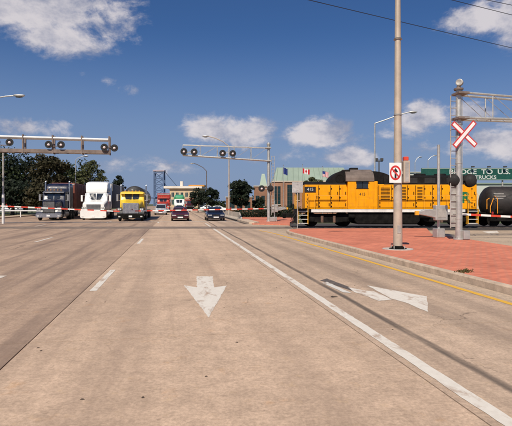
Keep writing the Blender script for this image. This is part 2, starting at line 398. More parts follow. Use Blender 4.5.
def leafmat(name, c, c2):
    m_ = bpy.data.materials.new(name); m_.use_nodes = True; N = NT(m_.node_tree); b = N.n['Principled BSDF']
    g = N.add('ShaderNodeNewGeometry'); f = N.ramp(N.noise(g.outputs['Position'], .9, 3), .3, .7)
    f = N.m('ADD', N.m('MULTIPLY', f, .6), N.m('MULTIPLY', g.outputs['Random Per Island'], .4))
    N.put(b.inputs['Base Color'], N.mix(f, c, c2)); b.inputs['Roughness'].default_value = .65; b.inputs['Specular IOR Level'].default_value = .25
    tr = N.add('ShaderNodeBsdfTranslucent'); N.put(tr.inputs[0], N.mix(f, c, c2)); mx = N.add('ShaderNodeMixShader'); mx.inputs[0].default_value = .22
    N.l.new(b.outputs[0], mx.inputs[1]); N.l.new(tr.outputs[0], mx.inputs[2]); N.l.new(mx.outputs[0], N.n['Material Output'].inputs[0])
    MT[name] = m_
leafmat('leaf_dark', (.012, .022, .009), (.055, .072, .026))  # second tone brightened, so sunlit clumps are painted into the foliage
leafmat('leaf_deep', (.012, .020, .012), (.026, .036, .018))
leafmat('leaf_brown', (.022, .024, .010), (.070, .056, .025))
leafmat('leaf_olive', (.035, .048, .018), (.105, .110, .045))
leafmat('leaf_grass', (.07, .07, .025), (.15, .12, .05))

# ================================================================= the setting
ground = struct(MB().poly([(-3000, -800, -.2), (3000, -800, -.2), (3000, 4000, -.2), (-3000, 4000, -.2)]).build('ground', 'earth'))
YT = 34.5                                                          # the track's centre line runs across the view at this depth
# --- road: a bed with concrete slabs laid on it
U = [-20.0, -15.1, -10.7, -6.3, -1.78, 2.38, 5.78]
road = MB()
n0 = [R(-20.4, -14, -.03), R(6.2, -14, -.03), R(6.2, 420, -.03), R(-20.4, 420, -.03)]
road = struct(road.poly(n0).build('road', 'debris'))
def slab(u0, u1, v0, v1, m_, name='slab', parent=None, gap=.016, t=.16):
    c = R((u0 + u1) / 2, (v0 + v1) / 2)
    key = (round(u1 - u0, 3), round(v1 - v0, 3), m_)
    if key not in slab.cache:
        a, b = (u1 - u0) / 2 - gap / 2, (v1 - v0) / 2 - gap / 2
        slab.cache[key] = MB().box(-a, a, -b, b, -t, 0).mesh(name, m_)
    return link(name, slab.cache[key], parent or road, (c.x, c.y, random.uniform(-.0008, .0008)), A)
slab.cache = {}
lane_m = ['concrete_worn', 'concrete_worn', 'concrete_worn', 'concrete_worn', 'concrete', 'concrete_turn']
for i in range(6):
    v = 6.24 - 18
    while v < 72:
        slab(U[i], U[i + 1], v, v + 6, lane_m[i]); v += 6
    slab(U[i], U[i + 1], v, v + 120, lane_m[i]); slab(U[i], U[i + 1], v + 120, 400, lane_m[i])
# gutter between the yellow line and the kerb, this side of the track
v = 6.24 - 18
while v < 29: slab(5.78, 6.15, v, v + 3, 'gutter_mat', 'gutter_slab'); v += 3
# --- painted markings, thin sheets on the slabs
def mark(name, pts, m_, z=.004):
    """painted sheet; its outline is a little ragged, as old paint is"""
    out = []; far = sum(p[1] for p in pts) / len(pts) > 34
    for a, b in zip(pts, list(pts[1:]) + [pts[0]]):
        a, b = Vector((a[0], a[1], 0)), Vector((b[0], b[1], 0)); L = (b - a).length; n = 1 if far else max(1, min(400, int(L / .05))); q = Vector((-(b - a).y, (b - a).x, 0)).normalized()
        w = 0
        for i in range(n):
            w = w * .6 + random.gauss(0, .0024 if len(pts) == 4 else .004); out.append(a.lerp(b, i / n) + q * (w if i else 0))
    return MB().poly([(p.x, p.y, z) for p in out]).build(name, m_, road)
def strip(name, u, w, v0, v1, m_, z=.004): return mark(name, [R(u - w / 2, v0), R(u + w / 2, v0), R(u + w / 2, v1), R(u - w / 2, v1)], m_, z)
def v_at(u, Y): return (Y - u * sa) / ca
for k in range(9):
    strip('edge_line', 2.55, .15, -8 + k * 5.6, -8 + (k + 1) * 5.6, 'paint_white')
    if k < 7: strip('edge_line', 5.62, .13, -8 + k * 4.8, -8 + (k + 1) * 4.8, 'paint_yellow')
for (u, Y0) in ((-1.60, 9.38), (-6.2, 21.4), (-10.6, 36.6)):
    Y = Y0 - 11.15 * 2
    while Y < 45:
        if not (32.0 < Y + 1.5 < 37.5): strip('lane_dash', u, .13, v_at(u, Y), v_at(u, Y + 3.0), 'paint_white')
        Y += 11.15
strip('stop_line', -6.8, 26.0, 46.3, 46.75, 'paint_worn')
# yellow line's bend at the end of the island
yl = [R(5.62, 25.6), R(5.60, 27.0), R(5.48, 28.6), R(5.25, 30.2)]
for a, b in zip(yl, yl[1:]):
    d = (b - a).normalized(); q = Vector((-d.y, d.x, 0)) * .065; mark('edge_line', [a + q, a - q, b - q, b + q], 'paint_yellow', .005)
arrow_px = [(196.4, 276.5), (213, 276.5), (214, 287.5), (226.8, 285.7), (208.8, 318), (184, 285.4), (196.8, 287.5)]
arw = [G(*p) for p in arrow_px]
mark('straight_arrow', arw, 'paint_white')
mark('straight_arrow', [R(*(lambda q: (q[0] - 4.8, q[1] + .9))(UV(p))) for p in arw], 'paint_white')
mark('turn_arrow_head', [G(*p) for p in ((367, 285.5), (427, 296.7), (427.8, 312), (405, 302.5), (391, 298.8))], 'paint_white')
mark('turn_arrow_shaft', [G(*p) for p in ((348, 287.5), (366, 291), (374, 291.5), (392, 299.8), (379, 301.2), (355, 292.5))], 'paint_white', .005)
mark('turn_arrow_shaft', [G(*p) for p in ((320, 280.5), (327, 278.6), (350, 287.5), (357, 292.5))], 'paint_dark', .0045)
mark('turn_arrow_shaft', [G(*p) for p in ((322, 283), (327, 282), (352, 293.5), (343, 292.5))], 'paint_worn', .006)
# loose chips and drips of tar on the slabs
db = MB()
for k in range(46):
    if k < 7: c = G(*((38, 348), (41, 351), (82, 399.5), (143, 397.5), (237, 342.5), (206, 376.5), (333, 297))[k]); r = .017 if k < 6 else .06
    else: c = R(random.uniform(-6, 5), random.uniform(3.5, 26)); r = random.uniform(.005, .016)
    n = 7; ring = [(c.x + r * random.uniform(.35, 1.3) * math.cos(2 * math.pi * i / n) * 1.3, c.y + r * random.uniform(.55, 1.25) * math.sin(2 * math.pi * i / n), .001) for i in range(n)]
    top = [(c.x + (p[0] - c.x) * .55, c.y + (p[1] - c.y) * .55, .004 + r * .18) for p in ring]
    db.loft([ring, top])
stuff(tag(db.build('tar_chips', 'debris'), 'dark tar chips scattered over the near concrete', 'debris'))
# --- brick island right of the road, its kerb stones, the far pavement, the side road
def arc(c, r, a0, a1, n): return [(c[0] + r * math.cos(a0 + (a1 - a0) * i / n), c[1] + r * math.sin(a0 + (a1 - a0) * i / n)) for i in range(n + 1)]
vt = v_at(6.15, 29.6)
bend = [Vector((*p, 0)) for p in ()]
def kerb_path():
    pts = [R(6.15, v) for v in [-8 + 3 * k for k in range(13)] if v < 25.2]
    last = pts[-1]; ctrl = R(6.15, 29.6); end = Vector((3.3, 30.7, 0))
    for i in range(1, 6):
        t = i / 5; pts.append(last * (1 - t) ** 2 + ctrl * 2 * t * (1 - t) + end * t * t)
    return pts
kp = kerb_path()
def offset(path, d):
    o = []
    for i, p in enumerate(path):
        t = (path[min(i + 1, len(path) - 1)] - path[max(i - 1, 0)]).normalized(); o.append(p + Vector((t.y, -t.x, 0)) * d)
    return o
ki = offset(kp, .16)
side = [(10.9, 30.7), (10.75, 30.2), (9.15, 25.0), (9.35, 21.6), (9.45, 17.4), (9.6, 8), (9.9, -8)]
isl = [(p.x, p.y) for p in ki] + side
island = MB(); island.prism(isl, 'z', -.15, .15)
island = struct(island.build('brick_pavement', 'brick_paving'))
for i in range(len(kp) - 1):
    a, b, c, d = kp[i], kp[i + 1], ki[i + 1], ki[i]
    t = (b - a).normalized() * .006
    k = MB(); n_ = (c - b).normalized() * .02
    k.loft([[(a + t).to_tuple()[:2] + (-.15,), (d + t).to_tuple()[:2] + (-.15,), (d + t).to_tuple()[:2] + (.156,), (a + t + n_).to_tuple()[:2] + (.156,), (a + t).to_tuple()[:2] + (.13,)],
            [(b - t).to_tuple()[:2] + (-.15,), (c - t).to_tuple()[:2] + (-.15,), (c - t).to_tuple()[:2] + (.156,), (b - t + n_).to_tuple()[:2] + (.156,), (b - t).to_tuple()[:2] + (.13,)]])
    k.build('kerb_stone', 'kerb', island)
# weeds in the joint behind the kerb
wd = MB()
for k in range(170):
    c = G(464 + random.gauss(0, 3.6), 271.4 + random.gauss(0, .8), .15); h_ = random.uniform(.01, .05); a = random.uniform(0, 6.3); dx, dy = math.cos(a) * .022, math.sin(a) * .022
    wd.poly([(c.x - dx, c.y - dy, .15), (c.x + dx, c.y + dy, .15), (c.x + dx * .4 + random.uniform(-.04, .04), c.y + dy * .4 + random.uniform(-.04, .04), .15 + h_)])
stuff(tag(wd.build('weed_patch', 'leaf_grass'), 'dry tuft of weeds in the brick paving behind the kerb', 'weeds'))
side_road = MB().poly([(x_ - .02, y_, .012) for x_, y_ in side[::-1]] + [(60, 30.7, .012), (60, -8, .012)])
side_road = struct(side_road.build('side_road', 'concrete_side'))
MB().poly([(p.x, p.y, .017) for p in (G(482, 231.6, .015), G(497, 230.8, .015), G(499, 233, .015), G(489, 233.4, .015))]).build('worn_marking', 'paint_white', side_road)
MB().poly([(p.x, p.y, .017) for p in (G(463.5, 241.8, .015), G(512, 250.2, .015), G(512, 253.2, .015), G(462, 243.2, .015))]).build('edge_band', 'gutter_mat', side_road)
far_pts = [(R(6.3, 39.5).x, R(6.3, 39.5).y), (2.7, 38.4), (3.1, 44), (4.4, 52), (5.0, 62), (R(8.4, 62).x, R(8.4, 62).y), (R(7.0, 50).x, R(7.0, 50).y)]
far_pave = struct(MB().prism(far_pts, 'z', -.18, .05).build('far_brick_pavement', 'brick_paving'))
verge = MB().poly([(p.x, p.y, -.012) for p in (R(-20.2, 20), R(-20.2, 160), R(-90, 160), R(-90, 20))])
verge = struct(verge.build('grass_verge', 'earth'))
walk = struct(MB().prism([tuple(p.to_tuple()[:2]) for p in (R(-22.2, 47), R(-20.05, 47), R(-20.05, 150), R(-22.2, 150))], 'z', -.15, .13).build('left_pavement', 'gutter_mat'))
# --- railway: ballast, sleepers, rails; panels where it crosses the road
track = MB()
for x0, x1 in ((-90, -26.6), (2.6, 90)):
    track.prism([(YT - 3.8, -.25), (YT - 3.75, -.02 if x0 > 0 else -.2), (YT - 2.0, -.02 if x0 > 0 else -.2), (YT - 1.5, .03), (YT + 1.5, .03), (YT + 2.4, -.06), (YT + 9 if x0 > 0 else YT + 2.6, -.06), (YT + 9 if x0 > 0 else YT + 2.6, -.25)], 'x', x0, x1)
track = struct(track.build('railway_track', 'ballast'))
slp = MB().box(-.12, .12, -1.3, 1.3, -.1, .055).mesh('sleeper', 'sleeper', .01)
x_ = 3.0
while x_ < 40: link('sleeper', slp, track, (x_, YT, 0)); x_ += .62
for s in (-1, 1):
    MB().box(-90, 90, YT + s * .7175 - .035, YT + s * .7175 + .035, -.05, .062 if s else 0).build('rail', 'rail_steel', track) if False else None
    MB().box(2.6, 90, YT + s * .7175 - .035, YT + s * .7175 + .035, -.05, .10).build('rail', 'rail_steel', track)
    MB().box(-90, 2.59, YT + s * .7175 - .035, YT + s * .7175 + .035, -.05, .012).build('rail', 'rail_steel', track)
w0, w1, w2, w3 = YT - 1.55, YT - .7175 - .05, YT - .7175 + .11, YT + .7175 - .11
for y0, y1 in ((w0, w1), (w2, w3), (YT + .7175 + .05, YT + 1.55)):
    x_ = -26.4
    while x_ < 0.6: MB().box(x_ + .006, x_ + 2.8 - .006, y0, y1, -.05, .008).build('crossing_panel', 'crossing', track); x_ += 2.8

for y0, y1 in ((w0, w1), (w2, w3), (YT + .7175 + .05, YT + 1.55)): MB().box(1.606, 2.59, y0, y1, -.05, .008).build('crossing_panel', 'crossing', track)
apron = struct(MB().poly([(p[0], p[1], -.012) for p in ((R(5.79, 22).x, R(5.79, 22).y), (R(7.2, 22).x, R(7.2, 22).y), (4.6, 30.4), (3.6, 31.2), (2.62, 32.0), (2.62, 36.2), (2.62, 38.6), (R(5.79, 41).x, R(5.79, 41).y))]).build('crossing_apron', 'concrete_side'))
# ================================================================= crossing signals
def signal_head(parent, c, r=.29, face=-1, lens='lens_glint', rot=0.0):
    """black target disc with a hooded round lamp; face -1 looks back along the road (towards -y)"""
    c = Vector(c); d = Vector((-math.sin(rot), math.cos(rot), 0)) * face
    o = MB().lathe(c, d, [(-.10, .07), (-.09, .16), (-.02, .17), (-.012, r), (.012, r)], 20).build('signal_disc', 'black_matt', parent, smooth=True)
    MB().lathe(c, d, [(.012, .125), (.05, .12), (.09, .09), (.11, .05), (.115, .01)], 14).build('lens', lens, o, smooth=True)
    hd = MB(); n = 10
    a = d.cross(Vector((0, 0, 1)))
    for rr in (.13, .14): pass
    ring = lambda t, rr, lo: [c + d * t + (a * math.cos(q) + Vector((0, 0, 1)) * math.sin(q)) * rr for q in [math.radians(15 + 150 * i / n) for i in range(n + 1)]]
    A0, B0 = ring(.012, .15, 0), ring(.14, .14, 0)
    A1, B1 = ring(.012, .14, 0), ring(.14, .13, 0)
    i0 = [hd.vs(q) for q in (A0, B0, A1, B1)]
    for i in range(n):
        hd.face((i0[0] + i, i0[0] + i + 1, i0[1] + i + 1, i0[1] + i)); hd.face((i0[2] + i, i0[3] + i, i0[3] + i + 1, i0[2] + i + 1)); hd.face((i0[1] + i, i0[1] + i + 1, i0[3] + i + 1, i0[3] + i))
    hd.build('hood', 'black_matt', o)
    return o
def mast_parts(t, h, r, boxes):
    MB().lathe((0, 0, 0), (0, 0, 1), [(0, r * 1.9), (.05, r * 1.9), (.06, r * 1.15), (h, r)], 16).build('mast', 'galv', t, smooth=True)
    for k in range(4):
        q = math.pi / 4 + k * math.pi / 2; MB().cyl((math.cos(q) * r * 1.6, math.sin(q) * r * 1.6, .04), (math.cos(q) * r * 1.6, math.sin(q) * r * 1.6, .11), .02, n=6).build('bolt', 'galv_dull', t)
    for b in boxes: MB().box(*b).build('base_box', 'galv', t, .015)
def ladder(t, x, y, z0, z1, w=.30):
    for s in (-1, 1): MB().cyl((x + s * w / 2, y, z0), (x + s * w / 2, y, z1), .024, n=6).build('ladder_rail', 'galv_dull', t)
    z = z0 + .25; me = MB().cyl((-w / 2, 0, 0), (w / 2, 0, 0), .017, n=6).mesh('rung', 'galv_dull')
    while z < z1: link('rung', me, t, (x, y, z)); z += .31
def truss(t, x0, x1, za0, za1, zb0, zb1, d, bay, m1='galv', m2='galv', r1=.045, r2=.045):
    """two top and two bottom chords with posts and diagonals, running along x"""
    for s in (-1, 1):
        MB().cyl((x0, s * d / 2, za0), (x1, s * d / 2, za1), r1, n=8).build('top_chord', m1, t, smooth=True)
        MB().cyl((x0, s * d / 2, zb0), (x1, s * d / 2, zb1), r2, n=8).build('bottom_chord', m2, t, smooth=True)
    n = max(1, round(abs(x1 - x0) / bay)); f = lambda i, a, b: a + (b - a) * i / n
    for i in range(1, n + 1):
        xx, za, zb = f(i, x0, x1), f(i, za0, za1), f(i, zb0, zb1)
        for s in (-1, 1):
            MB().cyl((xx, s * d / 2, zb), (xx, s * d / 2, za), .028, n=6).build('post', m2, t)
            MB().cyl((f(i - 1, x0, x1), s * d / 2, f(i - 1, za0, za1)), (xx, s * d / 2, zb), .012, n=5).build('diagonal', 'galv_dull', t)
        MB().cyl((xx, -d / 2, zb), (xx, d / 2, zb), .02, n=5).build('cross_tie', m2, t)

# --- near mast on the brick island: crossbuck, ladder, truss out to the right
Ym = 20.9; zb = .15; base = Vector((X(458.6, Ym), Ym, zb))
nm = thing('cantilever_signal', 'near grey signal mast with red-edged crossbuck and ladder on the brick island', 'signal mast', base, A)
mast_parts(nm, 6.55, .118, [(-.12, .12, -.02, .0, 0, 0.01)] if False else [(.07, .36, -.30, -.02, .02, .40)])
ladder(nm, -.23, .0, .5, 6.25)
for z in (1.1, 2.6, 4.1, 5.7): MB().box(-.26, -.07, -.02, .02, z, z + .05).build('ladder_bracket', 'galv_dull', nm)
MB().box(-.36, -.10, .035, .06, .55, 2.7).build('ladder_guard', 'galv_dull', nm)
MB().lathe((0, 0, 6.5), (0, 0, 1), [(0, .19), (.05, .2), (.08, .2), (.1, .1), (.2, .07)], 14).build('mast_cap', 'beam_brown', nm, smooth=True)
bell = MB().lathe((.03, -.04, 6.82), (-.75, -.6, .1), [(-.14, .02), (-.13, .09), (-.03, .15), (.05, .155), (.09, .15), (.10, .12), (.06, .04)], 18).build('bell', 'galv_dull', nm, smooth=True)
truss(nm, .1, 11.0, 6.35, 5.95, 5.27, 5.27, .5, 1.35, 'galv', 'galv', .05, .055)
for z in (6.35, 5.27): MB().box(-.16, .34, -.30, .30, z - .05, z + .05).build('truss_clamp', 'beam_brown', nm, .01)
for (xx) in (6.4, 9.8):
    for dx in (-.38, .38): signal_head(nm, (xx + dx, -.5, 5.6))
cb = MB().box(-.02, .02, -.19, -.08, 4.2, 4.9).build('crossbuck_bracket', 'galv_dull', nm)
for ang, yy in ((-41, -.21), (48, -.235)):
    q = math.radians(ang)
    def bar(w, l, y0, y1, m_, nme, par):
        pts = [(-l, -w), (l, -w), (l, w), (-l, w)]
        pts = [(.14 + a * math.cos(q) - b * math.sin(q), 4.56 + a * math.sin(q) + b * math.cos(q)) for a, b in pts]
        return MB().prism(pts, 'y', y0, y1).build(nme, m_, par)
    o = bar(.118, .73, yy, yy + .008, 'sign_red', 'crossbuck_arm', nm); bar(.068, .68, yy - .006, yy - .001, 'sign_white', 'white_face', o)
for xx in (-.16, .60):
    signal_head(nm, (xx, .12, 2.58), .30, 1, 'lens_red'); 
MB().cyl((-.16, .06, 2.58), (.6, .06, 2.58), .03, n=8).build('signal_bar', 'black', nm)
for xx in (-.16, .60): MB().lathe((xx, .02, 2.58), (0, -1, 0), [(0, .27), (.02, .28), (.10, .22), (.16, .12), (.17, .02)], 16).build('signal_back', 'black_matt', nm, smooth=True)

def gate(name, label, loc, rotz, post_h, z0, z1, length, sgn, start, wt=True, scale=1.0):
    """post, mechanism, counterweights and a striped arm running along sgn*x from z0 to z1"""
    t = thing(name, label, 'crossing gate', loc, rotz, 'railway crossing gates')
    MB().cyl((0, 0, 0), (0, 0, post_h), .065, n=12).build('post', 'galv', t, smooth=True)
    MB().box(-.20, .20, -.22, .2, 0, .42).build('base_box', 'galv', t, .02)
    mz = z0
    m_ = MB().box(-.33, .27, -.34, -.07, mz - .33, mz + .36).build('mechanism_box', 'galv', t, .03, seg=2)
    MB().box(-.22, .16, -.352, -.342, mz - .2, mz + .22).build('access_door', 'galv_dull', m_)
    if wt:
        MB().prism([(-sgn * .30, mz + .16), (-sgn * .30, mz - .22), (-sgn * .85, mz - .10), (-sgn * 1.12, mz - .06), (-sgn * 1.12, mz + .06), (-sgn * .85, mz + .16)], 'y', -.30, -.12).build('counterweight', 'galv', t, .02)
        MB().box(min(-sgn * 1.10, -sgn * 1.28), max(-sgn * 1.10, -sgn * 1.28), -.26, -.15, mz - .09, mz + .10).build('counterweight_tip', 'loco_yellow_rail', t, .01)
    MB().cyl((0, -.08, mz), (0, .30, mz), .06, n=10).build('pivot', 'galv_dull', t)
    n = int((length - start) / .52); dz = (z1 - z0) / length
    MB().prism([(sgn * .0, mz - .07), (sgn * start, mz - .055 + dz * start), (sgn * start, mz + .055 + dz * start), (0, mz + .07)], 'y', .20, .26).build('arm_root', 'galv', t)
    seg = {}
    for k in range(n):
        x0, x1 = start + k * .52, start + (k + 1) * .52; c_ = 'gate_red' if k % 2 == 0 else 'gate_white'
        if c_ not in seg:
            seg[c_] = MB().prism([(0, -.05), (sgn * .52, -.05 + dz * .52), (sgn * .52, .05 + dz * .52), (0, .05)], 'y', -.025, .025).mesh('arm_stripe', c_)
        link('arm_stripe', seg[c_], t, (sgn * x0, .23, mz + dz * x0))
    for k in (.25, .6, .97):
        xx = sgn * (start + (length - start) * k); MB().lathe((xx, .23, mz + dz * abs(xx) + .07), (0, 0, 1), [(0, .03), (.05, .045), (.11, .045), (.13, .01)], 8).build('arm_lamp', 'lens_red', t)
    return t
Yg = 22.3; gp = Vector((X(438.6, Yg), Yg, .15))
gate('crossing_gate', 'near crossing gate whose striped arm points right, grey counterweight over brick paving', gp, A, 4.3, 1.13, .66, 9.5, 1, .75)
# --- mast across the track, its truss reaching left over the road
Yf = 45.3; fm = thing('cantilever_signal', 'far grey signal mast whose truss reaches left over the dark cars', 'signal mast', (X(268.6, Yf), Yf, .05), A)
mast_parts(fm, 7.0, .13, [(.10, .55, -.34, .05, .02, .42)])
MB().lathe((0, 0, 6.95), (0, 0, 1), [(0, .2), (.06, .2), (.1, .1), (.2, .16), (.38, .18), (.5, .1), (.52, .01)], 12).build('bell', 'galv', fm, smooth=True)
ladder(fm, .42, .0, .6, 6.2, .28)
truss(fm, -.1, -8.0, 6.93, 7.05, 5.72, 6.12, .45, 1.6, 'galv', 'galv', .03, .06)
for z in (6.93, 5.72): MB().box(-.3, .2, -.28, .28, z - .05, z + .05).build('truss_clamp', 'galv_dull', fm, .01)
for px_, z in ((184.3, 6.42), (194.2, 6.40), (222, 6.32), (232, 6.32)):
    xx = (X(px_, 44.3) - fm.location.x) / ca * 1.0
    signal_head(fm, (xx, -.42, z - .0), .31)
for px_ in (189.3, 227): MB().box((X(px_, 44.3) - fm.location.x) / ca - .5, (X(px_, 44.3) - fm.location.x) / ca + .5, -.40, -.34, 6.33, 6.40).build('signal_bar', 'galv_dull', fm)
signal_head(fm, (-.70, -.2, 3.1), .31); signal_head(fm, (.12, -.26, 3.1), .31, 1); MB().box(-.75, .15, -.1, -.05, 3.07, 3.13).build('signal_bar', 'galv_dull', fm)
gate('crossing_gate', 'far crossing gate with striped arm stretched left before the dark cars', (X(274.5, 45.8), 45.8, .05), A, 2.0, 1.22, 1.0, 13.6, -1, 1.0)
# --- left cantilever beam over the truck lanes (its mast stands outside the picture)
Yl = 37.6; lx = -26.3; lm = thing('cantilever_signal', 'left signal beam with white top rail reaching over the lorry lanes', 'signal mast', (lx, Yl, -.012), A)
mast_parts(lm, 7.4, .16, [(.12, .6, -.34, .05, .02, .45)])
xl = (X(109, 40) - lx) / ca
for s in (-1, 1):
    MB().cyl((0, s * .3, 7.16), (xl, s * .3, 7.02), .105, n=12).build('top_rail', 'alu_white', lm, smooth=True)
    MB().box(0, xl, s * .3 - .09, s * .3 + .09, 5.86, 6.14).build('bottom_beam', 'beam_brown', lm, .01)
for px_ in (2.5, 28, 55, 82, 108):
    xx = (X(px_, 39.5) - lx) / ca
    for s in (-1, 1): MB().box(xx - .05, xx + .05, s * .3 - .11, s * .3 + .11, 5.80, 7.30).build('post', 'beam_brown', lm)
    MB().box(xx - .04, xx + .04, -.19, .19, 5.90, 5.98).build('cross_tie', 'beam_brown', lm)
for px_, z in ((3.8, 6.62), (15.6, 6.62), (51, 6.5), (62.4, 6.5), (103, 6.36), (112.6, 6.32)):
    xx = (X(px_, 39.3) - lx) / ca; signal_head(lm, (xx, -.55, z), .30)
for a_, b_ in ((3.8, 15.6), (51, 62.4), (103, 112.6)):
    MB().box((X(a_, 39.3) - lx) / ca, (X(b_, 39.3) - lx) / ca, -.5, -.42, 6.36, 6.42).build('signal_bar', 'beam_brown', lm)
gate('crossing_gate', 'left crossing gate with striped arm sloping down before the lorry fronts', (-24.2, 38.3, -.012), A, 1.9, 1.72, 1.08, 13.0, 1, .9)

# ================================================================= lamp posts and poles
def lamp_post(label, px, Y, py_top, arm, zbase=0.0, r0=.10, r1=.06, m_='galv', name='street_lamp', grp='street lamps'):
    """arm: list of (px, py) the arm runs through from the post top to the lamp"""
    t = thing(name, label, 'street lamp', (X(px, Y), Y, zbase), 0, grp)
    zt = Z(py_top, Y) - zbase
    MB().lathe((0, 0, 0), (0, 0, 1), [(0, r0 * 1.7), (.04, r0 * 1.7), (.06, r0), (zt, r1)], 12).build('post', m_, t, smooth=True)
    pts = [(0, 0, zt - .05)] + [(X(a, Y) - X(px, Y), 0, Z(b, Y) - zbase) for a, b in arm]
    MB().tube(pts, [r1 * .8] * len(pts), 8).build('arm', m_, t, smooth=True)
    e = Vector(pts[-1]); d = (e - Vector(pts[-2])); s = 1 if d.x > 0 else -1
    hd = MB().sq([(-.12, .05, -.03, .05), (0, .12, -.06, .09), (.3, .16, -.10, .10), (.62, .14, -.08, .08), (.75, .05, -.02, .05)], 12, 3).build('lamp_head', 'galv', t, smooth=True)
    hd.location = e; hd.rotation_euler = (0, 0, -math.pi / 2 * s)
    gl = MB().sq([(.08, .08, -.14, -.06), (.3, .12, -.16, -.07), (.55, .1, -.13, -.06)], 12, 3).build('lamp_glass', 'frame_dark', hd, smooth=True)
    return t
lamp_post('tall steel lamp post leaving the left edge with a drooping head', -34, 36.9, 104, [(-16, 100), (6, 96.3), (15, 95.6)], -.012)
lamp_post('lamp post standing between blue and white lorries', 75.5, 81, 160, [(78, 158), (84, 156)], -.012)
lamp_post('dark lamp post rising through the far signal truss', 229, 60, 146, [(223, 141.5), (215, 138), (208, 136.2)], .0, .10, .07, 'pole_paint')
lp = lamp_post('slim lamp post behind the round dark trees', 206.6, 102, 171, [(203, 167.5), (197, 164.3), (193.5, 163.4)], -.2, .12, .08, 'wood_pole')
lamp_post('lamp post behind the locomotive cab with long arm over it', 374.8, 50, 123, [(385, 120), (400, 114.5), (410, 112)], -.2, .11, .07)
lamp_post('lamp post with short arm far behind the yellow hood', 415, 110, 162, [(417, 158.5), (419, 157)], -.2, .1, .07)
lamp_post('distant lamp post left of the gate post', 428, 115, 160, [(431, 157), (434, 155.5)], -.2, .1, .07)
fl = thing('floodlight_post', 'dark twin floodlight post above the locomotive roof', 'floodlight', (X(379, 90), 90, -.2))
MB().cyl((0, 0, 0), (0, 0, Z(159.5, 90) + .2), .13, .10, n=10).build('post', 'frame_dark', fl, smooth=True)
for s in (-1, 1): MB().box(s * .25 if s > 0 else -.75, .75 if s > 0 else -.25, -.3, .1, Z(161, 90) + .2, Z(159, 90) + .35).build('lamp_head', 'frame_dark', fl, .04)
MB().box(-.7, .7, -.05, .05, Z(161, 90) + .05, Z(161, 90) + .17).build('crossbar', 'frame_dark', fl)
lp_ = thing('signal_post', 'thin two-tone post at the left edge under the beam', 'post', (X(3.2, 41.5), 41.5, -.012))
MB().cyl((0, 0, 0), (0, 0, 2.6), .11, n=10).build('lower_post', 'alu_white', lp_, smooth=True)
MB().cyl((0, 0, 2.6), (0, 0, 6.4), .075, n=10).build('upper_post', 'galv_dull', lp_, smooth=True)
# --- the big pole on the island with its two signs
Yp = 18.1 * (H - .15) / H; bp_ = thing('tall_pole', 'tall tapered grey pole on the brick island carrying the turn ban sign', 'lamp post', (X(397.8, Yp), Yp, .15))
MB().lathe((0, 0, 0), (0, 0, 1), [(.09, .155), (11.0, .075)], 20).build('shaft', 'pole_paint', bp_, smooth=True)
MB().lathe((0, 0, 0), (0, 0, 1), [(0, .30), (.03, .30), (.035, .21), (.08, .20), (.10, .165), (.12, .16)], 16).build('base_plate', 'grime', bp_, smooth=True)
MB().lathe((0, 0, -.02), (0, 0, 1), [(0, .52), (.035, .52), (.036, .5)], 20).build('footing', 'footing', bp_)
for k in range(4):
    q = math.pi / 4 + k * math.pi / 2; MB().cyl((math.cos(q) * .25, math.sin(q) * .25, .03), (math.cos(q) * .25, math.sin(q) * .25, .12), .02, n=6).build('bolt', 'galv_dull', bp_)
MB().box(-.055, .055, -.160, -.140, .55, .82).build('hand_hole_cover', 'galv_dull', bp_, .004)
MB().tube([(0, 0, 10.9), (-.8, .1, 11.35), (-2.2, .3, 11.6), (-3.2, .45, 11.6)], .05, 8).build('arm', 'pole_paint', bp_, smooth=True)
hd = MB().sq([(-.12, .05, -.03, .05), (0, .12, -.06, .09), (.3, .16, -.10, .10), (.62, .14, -.08, .08), (.75, .05, -.02, .05)], 12, 3).build('lamp_head', 'galv', bp_, smooth=True); hd.location = (-3.2, .45, 11.6); hd.rotation_euler = (0, 0, math.pi / 2)
for z in (2.45, 2.95, 4.6, 7.2): MB().lathe((0, 0, z), (0, 0, 1), [(0, .145), (.001, .155 - z * .006), (.04, .155 - z * .006), (.041, .13)], 18).build('band', 'galv_dull', bp_, smooth=True)
for s_ in (-1, 1): MB().tube([(s_ * .12, -.07, .1), (s_ * .125, -.075, 2.2), (s_ * .122, -.075, 6.2)], .012, 6).build('conduit', 'galv_dull', nm)
for z in (.9, 1.9, 3.3, 5.0): MB().lathe((0, 0, z), (0, 0, 1), [(0, .12), (.001, .142), (.04, .142), (.041, .12)], 16).build('band', 'galv_dull', nm, smooth=True)
sg = thing('turn_ban_sign', 'white sign with red ring and barred black arrow on the tall pole', 'sign', (X(395.4, Yp - .2), Yp - .2, Z(173.2, Yp)), math.radians(4))
w_, h_ = .212, .34
MB().box(-w_, w_, -.004, .004, -h_, h_).build('panel', 'sign_white', sg, .002)
MB().box(-.03, .03, .005, .06, -.3, .3).build('bracket', 'galv_dull', sg)
def ring2d(r0, r1, n=32):
    o = MB()
    for i in range(n):
        a, b = 2 * math.pi * i / n, 2 * math.pi * (i + 1) / n
        o.poly([(r1 * math.cos(a), -.0065, r1 * math.sin(a)), (r1 * math.cos(b), -.0065, r1 * math.sin(b)), (r0 * math.cos(b), -.0065, r0 * math.sin(b)), (r0 * math.cos(a), -.0065, r0 * math.sin(a))])
    return o
rg = ring2d(.142, .194); o = rg.build('red_ring', 'sign_red', sg); o.scale = (1, 1, 1.3)
MB().prism([(-.03, -.20), (.035, -.20), (.035, .02), (.10, .02), (.005, .17), (-.10, .02), (-.03, .02)], 'y', -.0062, -.0045).build('arrow', 'sign_black', sg)
MB().prism([(-.145, .13), (-.11, .165), (.145, -.13), (.11, -.165)], 'y', -.0095, -.0068).build('slash', 'sign_red', sg)
